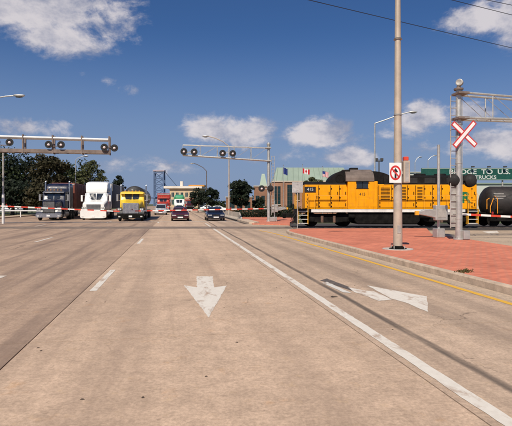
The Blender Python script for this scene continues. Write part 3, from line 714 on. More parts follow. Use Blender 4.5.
sb = thing('signal_box', 'slim tan box with red top on the right of the tall pole', 'box', (X(405.6, Yp), Yp, Z(183, Yp)))
MB().box(-.10, .12, -.12, .12, 0, .76).build('housing', 'pole_paint', sb, .015)
MB().box(-.05, .07, -.126, -.121, .05, .70).build('door', 'galv_dull', sb)
MB().box(-.08, .08, -.1, .1, .76, .90).build('top_cap', 'gate_red', sb, .02)
MB().box(-.24, -.10, -.03, .03, .3, .4).build('bracket', 'galv_dull', sb)
# --- bare sign seen from behind at the tip of the island
q = G(297.3, 229.5); sp = thing('road_sign', 'grey blank back of a square sign before the locomotive steps', 'sign', (q.x, q.y - .1, 0))
MB().cyl((0, 0, 0), (0, 0, 3.1), .028, n=8).build('post', 'galv', sp); MB().box(-.36, .36, -.045, -.032, 2.45, 3.15).build('panel', 'galv', sp, .004)
for z in (2.6, 3.0): MB().box(-.05, .05, -.06, -.03, z, z + .04).build('clip', 'galv_dull', sp)
# --- overhead wires and the poles that carry them, both outside the picture
def wire(label, a, b, ext0, ext1, sag):
    a, b = Vector(a), Vector(b); d = (b - a).normalized(); p0, p1 = a - d * ext0, b + d * ext1
    pts = []
    for i in range(25):
        t = i / 24; p = p0.lerp(p1, t); p.z -= sag * (4 * t * (1 - t)) - sag; pts.append(p)
    w = MB().tube(pts, .014, 5).build('overhead_wire', 'wire'); tag(w, label, 'wire', 'overhead wires'); return pts
def zpt(px, py, z): Y = (z - H) * F / (HY - py); return (X(px, Y), Y, z)
wires = [wire('lowest overhead wire crossing the sky past the tall pole', zpt(308, 0, 9.6), zpt(512, 48, 9.6), 22, 26, .12),
         wire('middle overhead wire cutting the upper right corner', zpt(452, 0, 11.0), zpt(512, 15, 11.0), 30, 27, .12),
         wire('highest short overhead wire at the top right corner', zpt(487, 0, 11.7), zpt(512, 5.2, 11.7), 32, 27, .12)]
# ================================================================= green sign gantry
Yq = 70; gx = X(471, Yq); gs = thing('sign_gantry', 'long green overhead direction sign on posts behind the train', 'road sign', (gx, Yq, -.2))
zz = lambda py: Z(py, Yq) + .2
MB().box(X(421, Yq) - gx, X(545, Yq) - gx, -.06, 0, zz(180.3), zz(168)).build('panel', 'sign_green', gs, .01)
for py in (168.35, 179.9): MB().box(X(421.5, Yq) - gx, X(544, Yq) - gx, -.066, -.062, zz(py) - .03, zz(py) + .03).build('border', 'letter_white', gs)
lettering('lettering', 'BRIDGE  TO  U.S.', .95, 'letter_white', gs, (X(479.5, Yq) - gx, -.068, zz(172)), (math.pi / 2, 0, 0), .004, sx=1.25, bold=.02)
lettering('lettering', 'TRUCKS', .72, 'letter_white', gs, (X(485.5, Yq) - gx, -.068, zz(177.4)), (math.pi / 2, 0, 0), .004, sx=1.15, bold=.015)
for px_ in (430, 503.3, 540): MB().cyl((X(px_, Yq) - gx, .25, 0), (X(px_, Yq) - gx, .25, zz(169)), .11, n=10).build('post', 'galv_dull', gs, smooth=True)
for py in (170, 178): MB().box(X(421, Yq) - gx, X(545, Yq) - gx, .03, .14, zz(py) - .06, zz(py) + .06).build('beam', 'galv_dull', gs)
for px_ in (455, 471, 487, 503, 519):
    o = MB().box(X(px_, Yq) - gx - .22, X(px_, Yq) - gx + .22, -.75, -.45, zz(167.2) - .06, zz(167.2) + .12).build('sign_lamp', 'frame_dark', gs, .03)
    MB().cyl((X(px_, Yq) - gx, -.5, zz(167.2)), (X(px_, Yq) - gx, .1, zz(168.5)), .03, n=6).build('lamp_arm', 'galv_dull', gs)
# ================================================================= locomotive
LX = 9.1; RZ = .10
loco = thing('locomotive', 'yellow diesel locomotive with dark roof standing on the crossing track', 'locomotive', (LX, YT, RZ))
def hx(px, Y=33.4): return X(px, Y) - LX
def hz(py, Y=33.4): return Z(py, Y) - RZ
x0, x1 = hx(297.5, 33), hx(478.5, 33); dk = hz(209.3, 33); sl = hz(212.2, 33)
MB().box(x0, x1, -1.45, 1.45, sl - .04, dk - .02).build('underframe', 'loco_dark', loco, .02)
for s in (-1, 1): MB().box(x0 + .95, x1 - .9, s * 1.45 if s > 0 else -1.49, 1.49 if s > 0 else -1.45, sl, dk).build('sill_stripe', 'loco_sill', loco)
MB().box(x0 + .1, x1 - .1, -1.44, 1.44, dk - .019, dk).build('walkway', 'loco_dark', loco)
def hood(name, a, b, hw, zt, m_, par, bev=.05): return MB().box(a, b, -hw, hw, dk, zt).build(name, m_, par, bev, seg=2)
LH0, LH1, CB0, CB1 = hx(305, 33.4), hx(349, 33.4), hx(348, 33.0), hx(378, 33.0)
lh = hood('short_hood', LH0, CB0 + .02, 1.10, hz(184.2), 'loco_yellow', loco)
MB().sq([(LH0 + .03, 1.07, 0, .2), (CB0, 1.07, 0, .2)], 16, 5)
MB().prism([(-1.10, hz(184.6)), (1.10, hz(184.6)), (1.02, hz(182.6)), (.6, hz(181.6)), (-.6, hz(181.6)), (-1.02, hz(182.6))], 'x', LH0 + .02, CB0 + .01).build('hood_roof', 'loco_dark', loco)
RH0, RH1 = CB1 - .02, hx(477, 33.4)
rh = hood('long_hood', RH0, RH1, 1.10, hz(184.2), 'loco_yellow', loco)
rr = MB().prism([(-1.09, hz(184.6)), (1.09, hz(184.6)), (1.06, hz(177)), (.8, hz(175)), (-.8, hz(175)), (-1.06, hz(177))], 'x', hx(384), RH1 - .02).build('hood_roof', 'loco_dark', loco)
for px_ in (404, 425, 446): MB().lathe((hx(px_), 0, hz(175)), (0, 0, 1), [(0, .42), (.10, .42), (.14, .38)], 16).build('roof_fan', 'loco_dark', rr)
for px_ in (398, 412, 430, 452): MB().box(hx(px_) - .38, hx(px_) + .38, -1.115, -1.085, hz(183.2), hz(178)).build('roof_grille', 'black_matt', rr, .008)
# cab with a curved roof
cz = hz(181.2, 33)
cab = MB().prism([(CB0, dk), (CB1, dk), (CB1, cz), (CB0, cz)], 'y', -1.46, 1.46).build('cab', 'loco_yellow', loco, .03)
top = hz(169.6, 34.4)
arcp = [(1.50 * math.cos(t), cz + (top - cz) * math.sin(t) ** .85) for t in [math.pi * i / 14 for i in range(15)]]
cr = MB().prism(arcp, 'x', CB0 - .12, CB1 - .25).build('cab_roof', 'loco_roof', loco, smooth=False)
MB().box(CB0 + .4, CB0 + .95, -.3, .3, top - .03, top + .12).build('roof_vent', 'loco_dark', cr, .02)
w = MB().box(hx(356.6, 33), hx(368.2, 33), -1.472, -1.44, hz(188.2, 33), hz(181.6, 33)).build('cab_window', 'glass', cab)
MB().box(hx(356.1, 33), hx(368.7, 33), -1.492, -1.474, hz(188.7, 33), hz(188.2, 33)).build('window_sill', 'loco_dark', w)
MB().box(hx(362.1, 33), hx(362.7, 33), -1.486, -1.474, hz(188.2, 33), hz(181.6, 33)).build('window_bar', 'loco_dark', w)
MB().box(hx(355.8, 33), hx(369, 33), -1.60, -1.50, hz(181.7, 33), hz(181.1, 33)).build('sunshade', 'loco_dark', w)
# dark rounded housings each side of the cab roof
def hump(a, b, zt, base, m_='loco_dark', right=False):
    pts = [(a, base)] + [((b if not right else a) + (-(b - a) if not right else (b - a)) * math.cos(t), base + (zt - base) * math.sin(t)) for t in [math.pi / 2 * i / 9 for i in range(10)]]
    if right: pts = [(b, base)] + pts[1:] + [(a, base)]
    else: pts = pts + [(b, base)]
    return MB().prism(pts, 'y', -1.0, 1.0).build('roof_housing', m_, loco, .03)
h1 = hump(hx(328.5, 33.6), hx(350, 33.6), hz(169.8, 33.9), hz(184.8, 33.6))
MB().lathe((hx(340, 33.5), -1.0, hz(178.5, 33.5)), (0, -1, 0), [(-.02, .33), (.03, .33), (.04, .26), (.02, .25), (.02, .02)], 18).build('round_hatch', 'grime', h1)
MB().box(hx(344.5, 33.5), hx(348, 33.5), -1.04, -.99, hz(184, 33.5), hz(175, 33.5)).build('hatch', 'grime', h1)
h2 = hump(hx(371, 33.6), hx(396, 33.6), hz(171.4, 33.9), hz(184.8, 33.6), right=True)
# doors and panels on the hoods
def door(a, b, pya, pyb, par, hw=1.10, grille=False, nme='hood_door'):
    o = MB().box(hx(a), hx(b), -hw - .022, -hw + .01, hz(pyb), hz(pya)).build(nme, 'loco_yellow', par, .008)
    if grille:
        n = 9
        for i in range(n):
            t = hz(pyb) + .1 + (hz(pya) - hz(pyb) - .2) * i / (n - 1)
            MB().box(hx(a) + .08, hx(b) - .08, -hw - .034, -hw - .023, t - .022, t + .022).build('louvre', 'grime', o)
    else:
        for q_ in (.2, .8): zq = hz(pyb) + (hz(pya) - hz(pyb)) * q_; MB().box(hx(a) - .01, hx(a) + .05, -hw - .04, -hw - .02, zq - .05, zq + .05).build('hinge', 'grime', o)
        MB().box(hx(b) - .12, hx(b) - .07, -hw - .05, -hw - .023, (hz(pya) + hz(pyb)) / 2 - .1, (hz(pya) + hz(pyb)) / 2 + .1).build('handle', 'grime', o)
    return o
for a, b in ((307, 318.2), (319, 330.4), (331.2, 339), (339.8, 347)): door(a, b, 193.5 if a < 318 else 185.8, 200.6, lh)
for a, b in ((307, 318.2), (319, 330.4), (331.2, 347)): door(a, b, 201.6, 207.6, lh, nme='lower_panel')
for a, b in ((349.5, 355.5), (370.5, 376.5)): MB().box(hx(a, 33), hx(b, 33), -1.478, -1.45, hz(207, 33), hz(190, 33)).build('cab_panel', 'loco_yellow', cab, .008)
MB().box(hx(357, 33), hx(369, 33), -1.475, -1.45, hz(207, 33), hz(198.5, 33)).build('cab_panel', 'loco_yellow', cab, .008)
for k, (a, b) in enumerate(((379.5, 391), (392, 399), (400, 407), (408, 415), (416, 423.5), (424.5, 432), (433, 441), (442, 451), (452, 458), (471.5, 475.8))):
    door(a, b, 185.8 if k != 0 else 186.6, 200.6, rh, grille=k in (0, 2, 4))
for a, b in ((379.5, 399), (400, 415), (416, 432), (433, 451), (471.5, 475.8)): door(a, b, 201.6, 207.6, rh, nme='lower_panel')
for par, xs_ in ((lh, (318.6, 330.8, 339.4)), (rh, (378.8, 391.5, 399.5, 407.5, 415.5, 424, 432.5, 441.5, 451.5))):
    for px_ in xs_: MB().box(hx(px_) - .018, hx(px_) + .018, -1.118, -1.09, hz(207.8), hz(185.4)).build('seam', 'grime', par)
    MB().box(hx(306) if par is lh else hx(379), hx(346) if par is lh else hx(458), -1.112, -1.09, hz(201.3), hz(200.9)).build('seam', 'grime', par)
nb = MB().box(hx(304.6), hx(315.8), -1.135, -1.08, hz(192.4), hz(186.8)).build('number_board', 'black', lh, .01)
lettering('lettering', '415', .30, 'letter_white', nb, (hx(310.2), -1.138, hz(189.5)), (math.pi / 2, 0, 0), .003)
lettering('lettering', '415', .28, 'sign_black', cab, (hx(362.5, 33), -1.468, hz(194.3, 33)), (math.pi / 2, 0, 0), .004)
lettering('lettering', 'R', 1.05, 'letter_green', rh, (hx(465.8), -1.108, hz(198)), (math.pi / 2, 0, 0), .004, sx=1.0, bold=.03)
# end platforms, steps, rails, buffers
for e, s in ((x0, -1), (x1, 1)):
    en = MB().box(e - .06 if s < 0 else e, e if s < 0 else e + .06, -1.45, 1.45, .25, dk + .02).build('end_plate', 'loco_dark', loco)
    MB().box(e - .75 if s < 0 else e + .06, e - .06 if s < 0 else e + .75, -.13, .13, .62, .92).build('coupler', 'grime', loco, .04)
    MB().box(e - .95 if s < 0 else e + .70, e - .70 if s < 0 else e + .95, -.2, .16, .58, .96).build('coupler_knuckle', 'grime', loco, .05)
    for y_ in (-.7, .7): MB().tube([(e + s * .05, y_, .95), (e + s * .25, y_, .6), (e + s * .3, y_, .35)], .03, 6).build('air_hose', 'rubber', loco)
    xs = e if s < 0 else e - .75
    for k in range(4):
        z = .25 + k * .28; MB().box(xs + .06, xs + .70, -1.52, -1.22, z, z + .035).build('step', 'loco_sill', loco)
    for xx in (xs + .03, xs + .72): MB().box(xx - .025, xx + .025, -1.53, -1.2, .22, dk).build('step_side', 'loco_yellow_rail', loco)
    for xx in (xs + .03, xs + .72): MB().tube([(xx, -1.5, dk - .3), (xx, -1.5, dk + 1.0), (xx, -1.35, dk + 1.08)], .022, 6).build('grab_rail', 'loco_yellow_rail', loco)
    for y_ in (-1.3, -.45, .45, 1.3): MB().cyl((e + s * .02 - s * .06, y_, dk), (e + s * .02 - s * .06, y_, dk + 1.05), .022, n=6).build('end_rail_post', 'loco_yellow_rail', loco)
    for y_ in ((-1.3, -.45), (.45, 1.3)): MB().cyl((e - s * .04, y_[0], dk + 1.04), (e - s * .04, y_[1], dk + 1.04), .022, n=6).build('end_rail', 'loco_yellow_rail', loco)
for a, b in ((hx(314), CB0 - .05), (CB1 + .05, hx(468))):
    MB().cyl((a, -1.40, dk + .95), (b, -1.40, dk + .95), .016, n=6).build('side_rail', 'grime' if a > 0 else 'loco_yellow_rail', loco)
    n = round((b - a) / 1.6)
    for i in range(n + 1): MB().cyl((a + (b - a) * i / n, -1.40, dk), (a + (b - a) * i / n, -1.40, dk + .95), .014, n=6).build('rail_post', 'grime' if a > 0 else 'loco_yellow_rail', loco)
for bx_ in (hx(328), hx(447)):
    fr = MB().prism([(bx_ - 1.75, .62), (bx_ - 1.6, .40), (bx_ - .6, .30), (bx_ + .6, .30), (bx_ + 1.6, .40), (bx_ + 1.75, .62), (bx_ + 1.5, .88), (bx_ - 1.5, .88)], 'y', -1.18, -1.05).build('bogie_frame', 'grime', loco, .02)
    MB().prism([(bx_ - 1.75, .62), (bx_ - 1.6, .40), (bx_ + 1.6, .40), (bx_ + 1.75, .62), (bx_ + 1.5, .88), (bx_ - 1.5, .88)], 'y', 1.05, 1.18).build('bogie_frame', 'grime', loco)
    for dx in (-.42, .42): MB().cyl((bx_ + dx, -1.22, .32), (bx_ + dx, -1.22, .78), .10, n=10).build('spring', 'rust', fr)
    for dx in (-1.15, 1.15):
        for s in (-1, 1):
            MB().lathe((bx_ + dx, s * .7175 - .06, .5), (0, 1, 0), [(0, .5), (.13, .49)], 24).build('wheel', 'grime', loco, smooth=True)
        MB().cyl((bx_ + dx, -.8, .5), (bx_ + dx, .8, .5), .09, n=8).build('axle', 'grime', loco)
        MB().box(bx_ + dx - .17, bx_ + dx + .17, -1.28, -1.17, .36, .66).build('axle_box', 'grime', fr, .03)
ft = MB().prism([(hx(357), .20), (hx(416), .20), (hx(419), .42), (hx(419), sl - .05), (hx(354), sl - .05), (hx(354), .42)], 'y', -1.35, 1.35).build('fuel_tank', 'grime', loco, .05)
MB().cyl((hx(348), -1.25, .75), (hx(354), -1.25, .75), .17, n=12).build('air_tank', 'grime', loco)
MB().cyl((hx(419), -1.25, .75), (hx(429), -1.25, .75), .17, n=12).build('air_tank', 'grime', loco)

# ================================================================= tank wagon
tw0 = X(484.6, 34.0); tk = thing('tank_wagon', 'dark tank wagon coupled behind the yellow locomotive', 'tank wagon', (tw0, YT, RZ))
Rt = 1.17; zc = Z(186.3, 34.3) - RZ - Rt
MB().lathe((0, 0, zc), (1, 0, 0), [(0, .05), (.04, .45), (.18, .85), (.38, 1.08), (.6, Rt), (12.4, Rt), (12.7, 1.0), (12.85, .4), (12.9, .05)], 36).build('tank', 'tank_dark', tk, smooth=True)
for xx in (2.2, 4.6, 7.0, 9.4): MB().lathe((xx, 0, zc), (1, 0, 0), [(0, Rt), (.001, Rt + .012), (.06, Rt + .012), (.061, Rt)], 36).build('band', 'tank_dark', tk, smooth=True)
MB().lathe((6.4, 0, zc + Rt - .1), (0, 0, 1), [(0, .5), (.45, .5), (.55, .42)], 18).build('dome', 'tank_dark', tk, smooth=True)
MB().box(-.35, 13.3, -.35, .35, .72, 1.0).build('underframe', 'grime', tk)
MB().box(-.4, -.2, -1.35, 1.35, .68, .95).build('end_beam', 'grime', tk)
MB().box(-1.0, -.35, -.12, .12, .62, .9).build('coupler', 'grime', tk, .03)
for xx in (.75, 12.1):
    MB().box(xx - .25, xx + .25, -1.1, 1.1, .95, 1.25).build('saddle', 'grime', tk)
    fr = MB().box(xx + .6 - 1.2, xx + .6 + 1.2, -1.08, -.98, .38, .66).build('bogie_frame', 'grime', tk, .03)
    for dx in (-.85, .85):
        for s in (-1, 1): MB().lathe((xx + .6 + dx, s * .7175 - .06, .44), (0, 1, 0), [(0, .44), (.13, .43)], 22).build('wheel', 'grime', tk, smooth=True)
for (pts) in ([(.02, -1.3, 1.0), (.02, -1.3, 1.42), (.28, -1.16, 1.92), (.32, -1.1, 2.0)], [(.45, -1.42, .95), (.45, -1.42, 2.0), (.3, -1.3, 2.15)], [(-.25, -1.36, 1.25), (-.25, -1.36, 1.9), (-.05, -1.3, 2.0)]):
    MB().tube(pts, .03, 6).build('grab_rail', 'amber', tk)
for k, (a, b) in enumerate(((.40, 1.10), (.40, 1.20), (.46, 1.0))):
    z = zc + .62 - k * .17; yy = -math.sqrt(Rt * Rt - (z - zc) ** 2) - .012; MB().box(a, b, yy - .01, yy + .05, z - .03, z + .03).build('stencil_line', 'galv_dull', tk)

# ================================================================= lorries
def wheel(parent, x, y, r=.5, w=.28, m_='chrome_dull', s=1):
    t = MB().lathe((x - w / 2, y, r), (1, 0, 0), [(0, r * .62), (.01, r * .9), (.05, r), (w - .05, r), (w - .01, r * .9), (w, r * .62)], 22).build('tyre', 'rubber', parent, smooth=True)
    for e in (-1, 1): MB().lathe((x + e * (w / 2 - .03), y, r), (e, 0, 0), [(0, r * .6), (.02, r * .6), (-.02, r * .45), (.03, r * .25), (.05, .02)], 16).build('rim', m_, t, smooth=True)
    return t
def lorry(name, label, px, py, d):
    Yf_ = F * H / (py - HY); t = thing(name, label, 'lorry', (X(px, Yf_), Yf_, 0), A, d.get('group', 'lorries waiting at the gates'))
    B = d['body']; bw = d.get('bw', 1.25)
    MB().box(-.45, .45, .3, 7.5, .65, .95).build('chassis', 'grime', t)
    # bumper
    MB().sq([(-.02, bw * .97, d['bz'][0], d['bz'][1]), (.05, bw, d['bz'][0] - .01, d['bz'][1] + .01), (.32, bw, d['bz'][0], d['bz'][1])], 20, 8).build('bumper', d['bm'], t, smooth=True)
    # bonnet
    hd = MB().sq(d['hood'], 24, d.get('he', 5)).build('bonnet', B, t, smooth=True)
    gx_, g0, g1, gy = d['grille']
    g = MB().box(-gx_, gx_, gy - .05, gy + .03, g0, g1).build('grille', d['gm'][0], t, .02)
    n = d.get('bars', 9)
    for i in range(n):
        if d.get('vert', True):
            xx = -gx_ + .06 + (2 * gx_ - .12) * i / (n - 1); MB().box(xx - .022, xx + .022, gy - .075, gy - .051, g0 + .05, g1 - .05).build('grille_bar', d['gm'][1], g)
        else:
            z = g0 + .05 + (g1 - g0 - .1) * i / (n - 1); MB().box(-gx_ + .04, gx_ - .04, gy - .075, gy - .051, z - .02, z + .02).build('grille_bar', d['gm'][1], g)
    for s in (-1, 1):
        if d.get('fender'):
            fx0, fx1, fz = d['fender']
            pts = [(.15, .62)] + [(.95 - .80 * math.cos(q), .62 + (fz - .62) * math.sin(q)) for q in [math.pi * i / 10 for i in range(11)]] + [(1.75, .62), (1.6, .62)] + [(.95 + .62 * math.cos(q), .60 + (fz - .80) * math.sin(q)) for q in [math.pi * i / 10 for i in range(11)]] + [(.3, .62)]
            MB().prism(pts, 'x', s * fx0, s * fx1).build('mudguard', d.get('fm', B), t)
        lx_, lz_, ly_ = d['lamp']
        L = MB().box(s * lx_ - .20, s * lx_ + .20, ly_ - .04, ly_ + .2, lz_ - .12, lz_ + .12).build('headlamp', 'chrome_dull', t, .03)
        for q in (-.095, .095): MB().lathe((s * lx_ + q, ly_ - .04, lz_), (0, -1, 0), [(0, .08), (.02, .075), (.035, .03), (.036, .01)], 12).build('bulb', 'lamp_white', L, smooth=True)
        MB().box(s * bw * .8 - .1, s * bw * .8 + .1, -.035, .0, d['bz'][0] + .1, d['bz'][0] + .22).build('fog_lamp', 'lamp_white', t)
    # cab, glass, doors
    c = d['cab']; cw = c['w']; y0, y1, z0, z1 = c['y0'], c['y1'], c['z0'], c['z1']; wz0, wz1, rk = c['wz0'], c['wz1'], c.get('rake', .25)
    cb = MB().sq([(y0, cw * .97, z0, wz0), (y0 + .02, cw, z0, wz0 + .02), (y0 + rk, cw, z0, z1 - .03), (y1, cw, z0, z1)], 28, 10).build('cab', B, t, smooth=True)
    ws = MB()
    def slope(z): return y0 + .02 + (rk - .02) * (z - wz0) / max(.01, (z1 - .03 - wz0)) - .022
    for s in (-1, 1):
        a, b = s * .035, s * (cw - .14)
        MB().loft([[(a, slope(wz0 + .03), wz0 + .03), (b, slope(wz0 + .03) + .03, wz0 + .03), (b * .985, slope(wz1) + .03, wz1), (a, slope(wz1), wz1)],
                   [(a, slope(wz0 + .03) + .05, wz0 + .03), (b, slope(wz0 + .03) + .08, wz0 + .03), (b * .985, slope(wz1) + .08, wz1), (a, slope(wz1) + .05, wz1)]]).build('windscreen', 'glass', cb)
        MB().tube([(s * .15, slope(wz0) - .03, wz0 + .02), (s * .75, slope(wz0 + .28) - .02, wz0 + .30)], .012, 5).build('wiper', 'black', cb)
        dr = MB().box(s * (cw + .005) - .015, s * (cw + .005) + .015, y0 + rk + .15, y1 - .1, z0 + .12, z1 - .12).build('door', B, t, .01)
        MB().box(s * (cw + .028) - .008, s * (cw + .028) + .008, y0 + rk + .28, y1 - .25, wz0 + .05, z1 - .25).build('side_window', 'glass', dr)
        MB().box(s * (cw + .035) - .012, s * (cw + .035) + .012, y1 - .4, y1 - .25, wz0 - .2, wz0 - .15).build('handle', 'chrome_dull', dr)
        mr = MB().box(s * (cw + .28) - .10, s * (cw + .28) + .10, y0 + .05, y0 + .13, wz0 - .15, wz0 + .55).build('mirror', d.get('mm', 'chrome_dull'), t, .02)
        for z in (wz0 - .1, wz0 + .5): MB().cyl((s * (cw - .02), y0 + .2, z), (s * (cw + .28), y0 + .1, z), .018, n=6).build('mirror_arm', 'chrome_dull', mr)
        MB().cyl((s * .85, 2.5, .62), (s * .85, 4.2, .62), .33, n=16).build('fuel_tank', 'chrome_dull', t, smooth=True)
        MB().box(s * 1.0 - .12, s * 1.0 + .12, 2.0, 2.45, .35, .75).build('step', 'galv_dull', t)
        if d.get('stack'):
            MB().tube([(s * (cw + .10), d['stack'][0], .9), (s * (cw + .10), d['stack'][0], d['stack'][1] - .1), (s * (cw + .10), d['stack'][0] + .12, d['stack'][1])], .075, 10).build('exhaust_stack', 'chrome', t, smooth=True)
        wheel(t, s * (bw - .22), .98, .5, .28)
        for y_ in (5.2, 6.5): wheel(t, s * (bw - .30), y_, .5, .5)
    if c.get('visor'):
        MB().prism([(slope(wz1) - .32, wz1 - .06), (slope(wz1) - .30, wz1 - .02), (slope(wz1) + .1, wz1 + .10), (slope(wz1) + .1, wz1 + .04)], 'x', -cw + .06, cw - .06).build('visor', c['visor'], t)
    for i in range(5): MB().box(-.7 + i * .35 - .06, -.7 + i * .35 + .06, y0 + rk, y0 + rk + .12, z1 - .02, z1 + .06).build('marker_lamp', 'amber', t, .02)
    if 'sleeper' in d:
        s_ = d['sleeper']; MB().sq(s_, 28, 9).build('sleeper', d.get('slm', B), t, smooth=True)
    if 'fairing' in d: MB().sq(d['fairing'], 28, 7).build('roof_fairing', B, t, smooth=True)
    tr = d['trailer']
    if tr[0] == 'box':
        _, a, b, hw, z0_, z1_, m_ = tr
        o = MB().box(-hw, hw, a, b, z0_, z1_).build('trailer', m_, t, .05)
        k = a + .6; rib = MB().box(-.015, .015, -.03, .03, z0_ + .1, z1_ - .1)
        me = rib.mesh('rib', m_)
        while k < b:
            for s in (-1, 1): link('rib', me, o, (s * (hw + .014), k, 0))
            k += 1.2
        MB().box(-hw + .05, hw - .05, a - .02, a + .03, z1_ - .25, z1_ - .1).build('top_rail', 'galv_dull', o)
    elif tr[0] == 'tank':
        _, a, b, r, zc_, m_ = tr
        MB().lathe((0, a, zc_), (0, 1, 0), [(0, .05), (.05, r * .5), (.2, r * .85), (.4, r), (b - a - .3, r), (b - a - .1, r * .8), (b - a, .05)], 30).build('trailer_tank', m_, t, smooth=True)
        MB().box(-.5, .5, a + .4, b - .4, .95, 1.3).build('trailer_frame', 'grime', t)
    for y_ in (tr[2] - 2.6, tr[2] - 1.3):
        for s in (-1, 1): wheel(t, s * .98, y_, .5, .5)
    if d.get('plate'): MB().box(-.16, .16, -.045, -.025, d['bz'][0] + .1, d['bz'][0] + .26).build('number_plate', 'sign_white', t)
    return t
lorry('lorry', 'dark blue long-nosed lorry with chrome grille towing a rusty red trailer', 48.3, 220.6, dict(
    body='truck_blue', bm='chrome', bz=(.32, .74), hood=[(.30, .60, .80, 1.98), (.36, .64, .78, 2.04), (2.3, .95, .80, 2.16)], grille=(.56, .78, 1.98, .30), gm=('grime', 'chrome_dull'), bars=11,
    fender=(.60, 1.22, 1.42), lamp=(.98, 1.22, .28), cab=dict(w=1.14, y0=2.2, y1=3.8, z0=.85, z1=3.18, wz0=2.18, wz1=2.95, rake=.22, visor='truck_blue'),
    sleeper=[(3.75, 1.14, .9, 3.4), (3.9, 1.25, .9, 3.7), (4.2, 1.27, .9, 3.95), (5.7, 1.27, .9, 4.05)], stack=(3.85, 4.2), trailer=('box', 6.6, 20.0, 1.29, 1.15, 4.15, 'trailer_brown'), plate=True))
lorry('lorry', 'white streamlined lorry with tall roof fairing behind the gate', 93.2, 219.9, dict(
    body='truck_white', bm='truck_white', bz=(.18, 1.06), bw=1.36, hood=[(.18, 1.08, .9, 1.72), (.35, 1.16, .9, 1.84), (1.1, 1.22, .9, 2.0), (2.0, 1.24, .9, 2.22)], he=7, grille=(.72, 1.12, 1.66, .17), gm=('black', 'chrome_dull'), bars=6, vert=False,
    lamp=(1.02, 1.28, .17), cab=dict(w=1.22, y0=1.75, y1=3.4, z0=.85, z1=3.0, wz0=2.12, wz1=2.88, rake=.45), mm='truck_white',
    fairing=[(2.15, 1.10, 2.95, 3.1), (2.3, 1.16, 2.95, 3.8), (2.55, 1.2, 2.95, 4.12), (3.4, 1.24, 2.95, 4.25), (3.9, 1.26, 2.9, 4.25)],
    sleeper=[(3.35, 1.22, .9, 3.0), (3.5, 1.25, .9, 3.1), (5.2, 1.27, .9, 4.1)], trailer=('box', 5.9, 19.0, 1.29, 1.15, 4.15, 'trailer_grey'), plate=True))
lorry('lorry', 'yellow-cabbed lorry with big chrome grille pulling a black tank', 130.4, 221.2, dict(
    body='truck_yellow', bm='grime', bz=(.30, .70), bw=1.32, hood=[(.30, .78, 1.0, 1.72), (.38, .84, 1.0, 1.82), (2.0, 1.12, 1.0, 2.16)], grille=(.78, .74, 1.80, .28), gm=('chrome_dull', 'chrome'), bars=12,
    fender=(.80, 1.30, 1.36), fm='black', lamp=(1.06, 1.15, .24), cab=dict(w=1.20, y0=1.9, y1=3.5, z0=.85, z1=3.02, wz0=2.14, wz1=2.80, rake=.2, visor='truck_yellow'),
    stack=(3.7, 3.7), trailer=('tank', 4.6, 15.5, 1.22, 2.45, 'tanker_black'), plate=True))
# farther lorries seen over the cars
lorry('lorry', 'red lorry with pale screen far back behind the yellow lorry', 163.0, 212.6, dict(group='far traffic',
    body='truck_red', bm='chrome_dull', bz=(.32, .74), hood=[(.30, .70, .80, 1.80), (2.0, 1.05, .80, 2.1)], grille=(.6, .78, 1.75, .28), gm=('chrome_dull', 'chrome'), bars=5,
    fender=(.62, 1.22, 1.42), fm='truck_red', lamp=(1.0, 1.22, .28), cab=dict(w=1.18, y0=2.0, y1=3.6, z0=.85, z1=3.1, wz0=2.15, wz1=2.9, visor='truck_red'), trailer=('box', 5.2, 17, 1.28, 1.15, 3.9, 'truck_red')))
lorry('lorry', 'far white lorry carrying a bright green load above the maroon car', 179.3, 211.2, dict(group='far traffic',
    body='truck_white', bm='grime', bz=(.32, .8), hood=[(.30, .9, .80, 1.5), (1.2, 1.15, .80, 1.9)], grille=(.6, .85, 1.4, .28), gm=('black', 'chrome_dull'), bars=5,
    lamp=(.9, 1.1, .28), cab=dict(w=1.18, y0=1.1, y1=3.0, z0=.85, z1=2.9, wz0=1.95, wz1=2.7), fairing=[(1.5, .7, 2.85, 3.2), (1.7, .95, 2.85, 3.7), (2.6, 1.05, 2.85, 3.95), (3.0, 1.05, 2.85, 3.95)], trailer=('box', 4.2, 13, 1.28, 1.15, 3.6, 'truck_green')))
for o in list(bpy.data.objects):
    if o.name.startswith('roof_fairing') and o.parent and 'green load' in o.parent['label']: o.data.materials[0] = MT['truck_green']
lorry('lorry', 'small dark red box lorry far off right of the green load', 190.0, 210.2, dict(group='far traffic',
    body='car_maroon', bm='grime', bz=(.32, .8), hood=[(.30, .9, .80, 1.4), (1.0, 1.1, .80, 1.8)], grille=(.6, .85, 1.3, .28), gm=('black', 'chrome_dull'), bars=5,
    lamp=(.9, 1.1, .28), cab=dict(w=1.1, y0=.9, y1=2.6, z0=.85, z1=2.7, wz0=1.85, wz1=2.5), trailer=('box', 3.0, 9, 1.2, 1.0, 3.2, 'truck_red')))

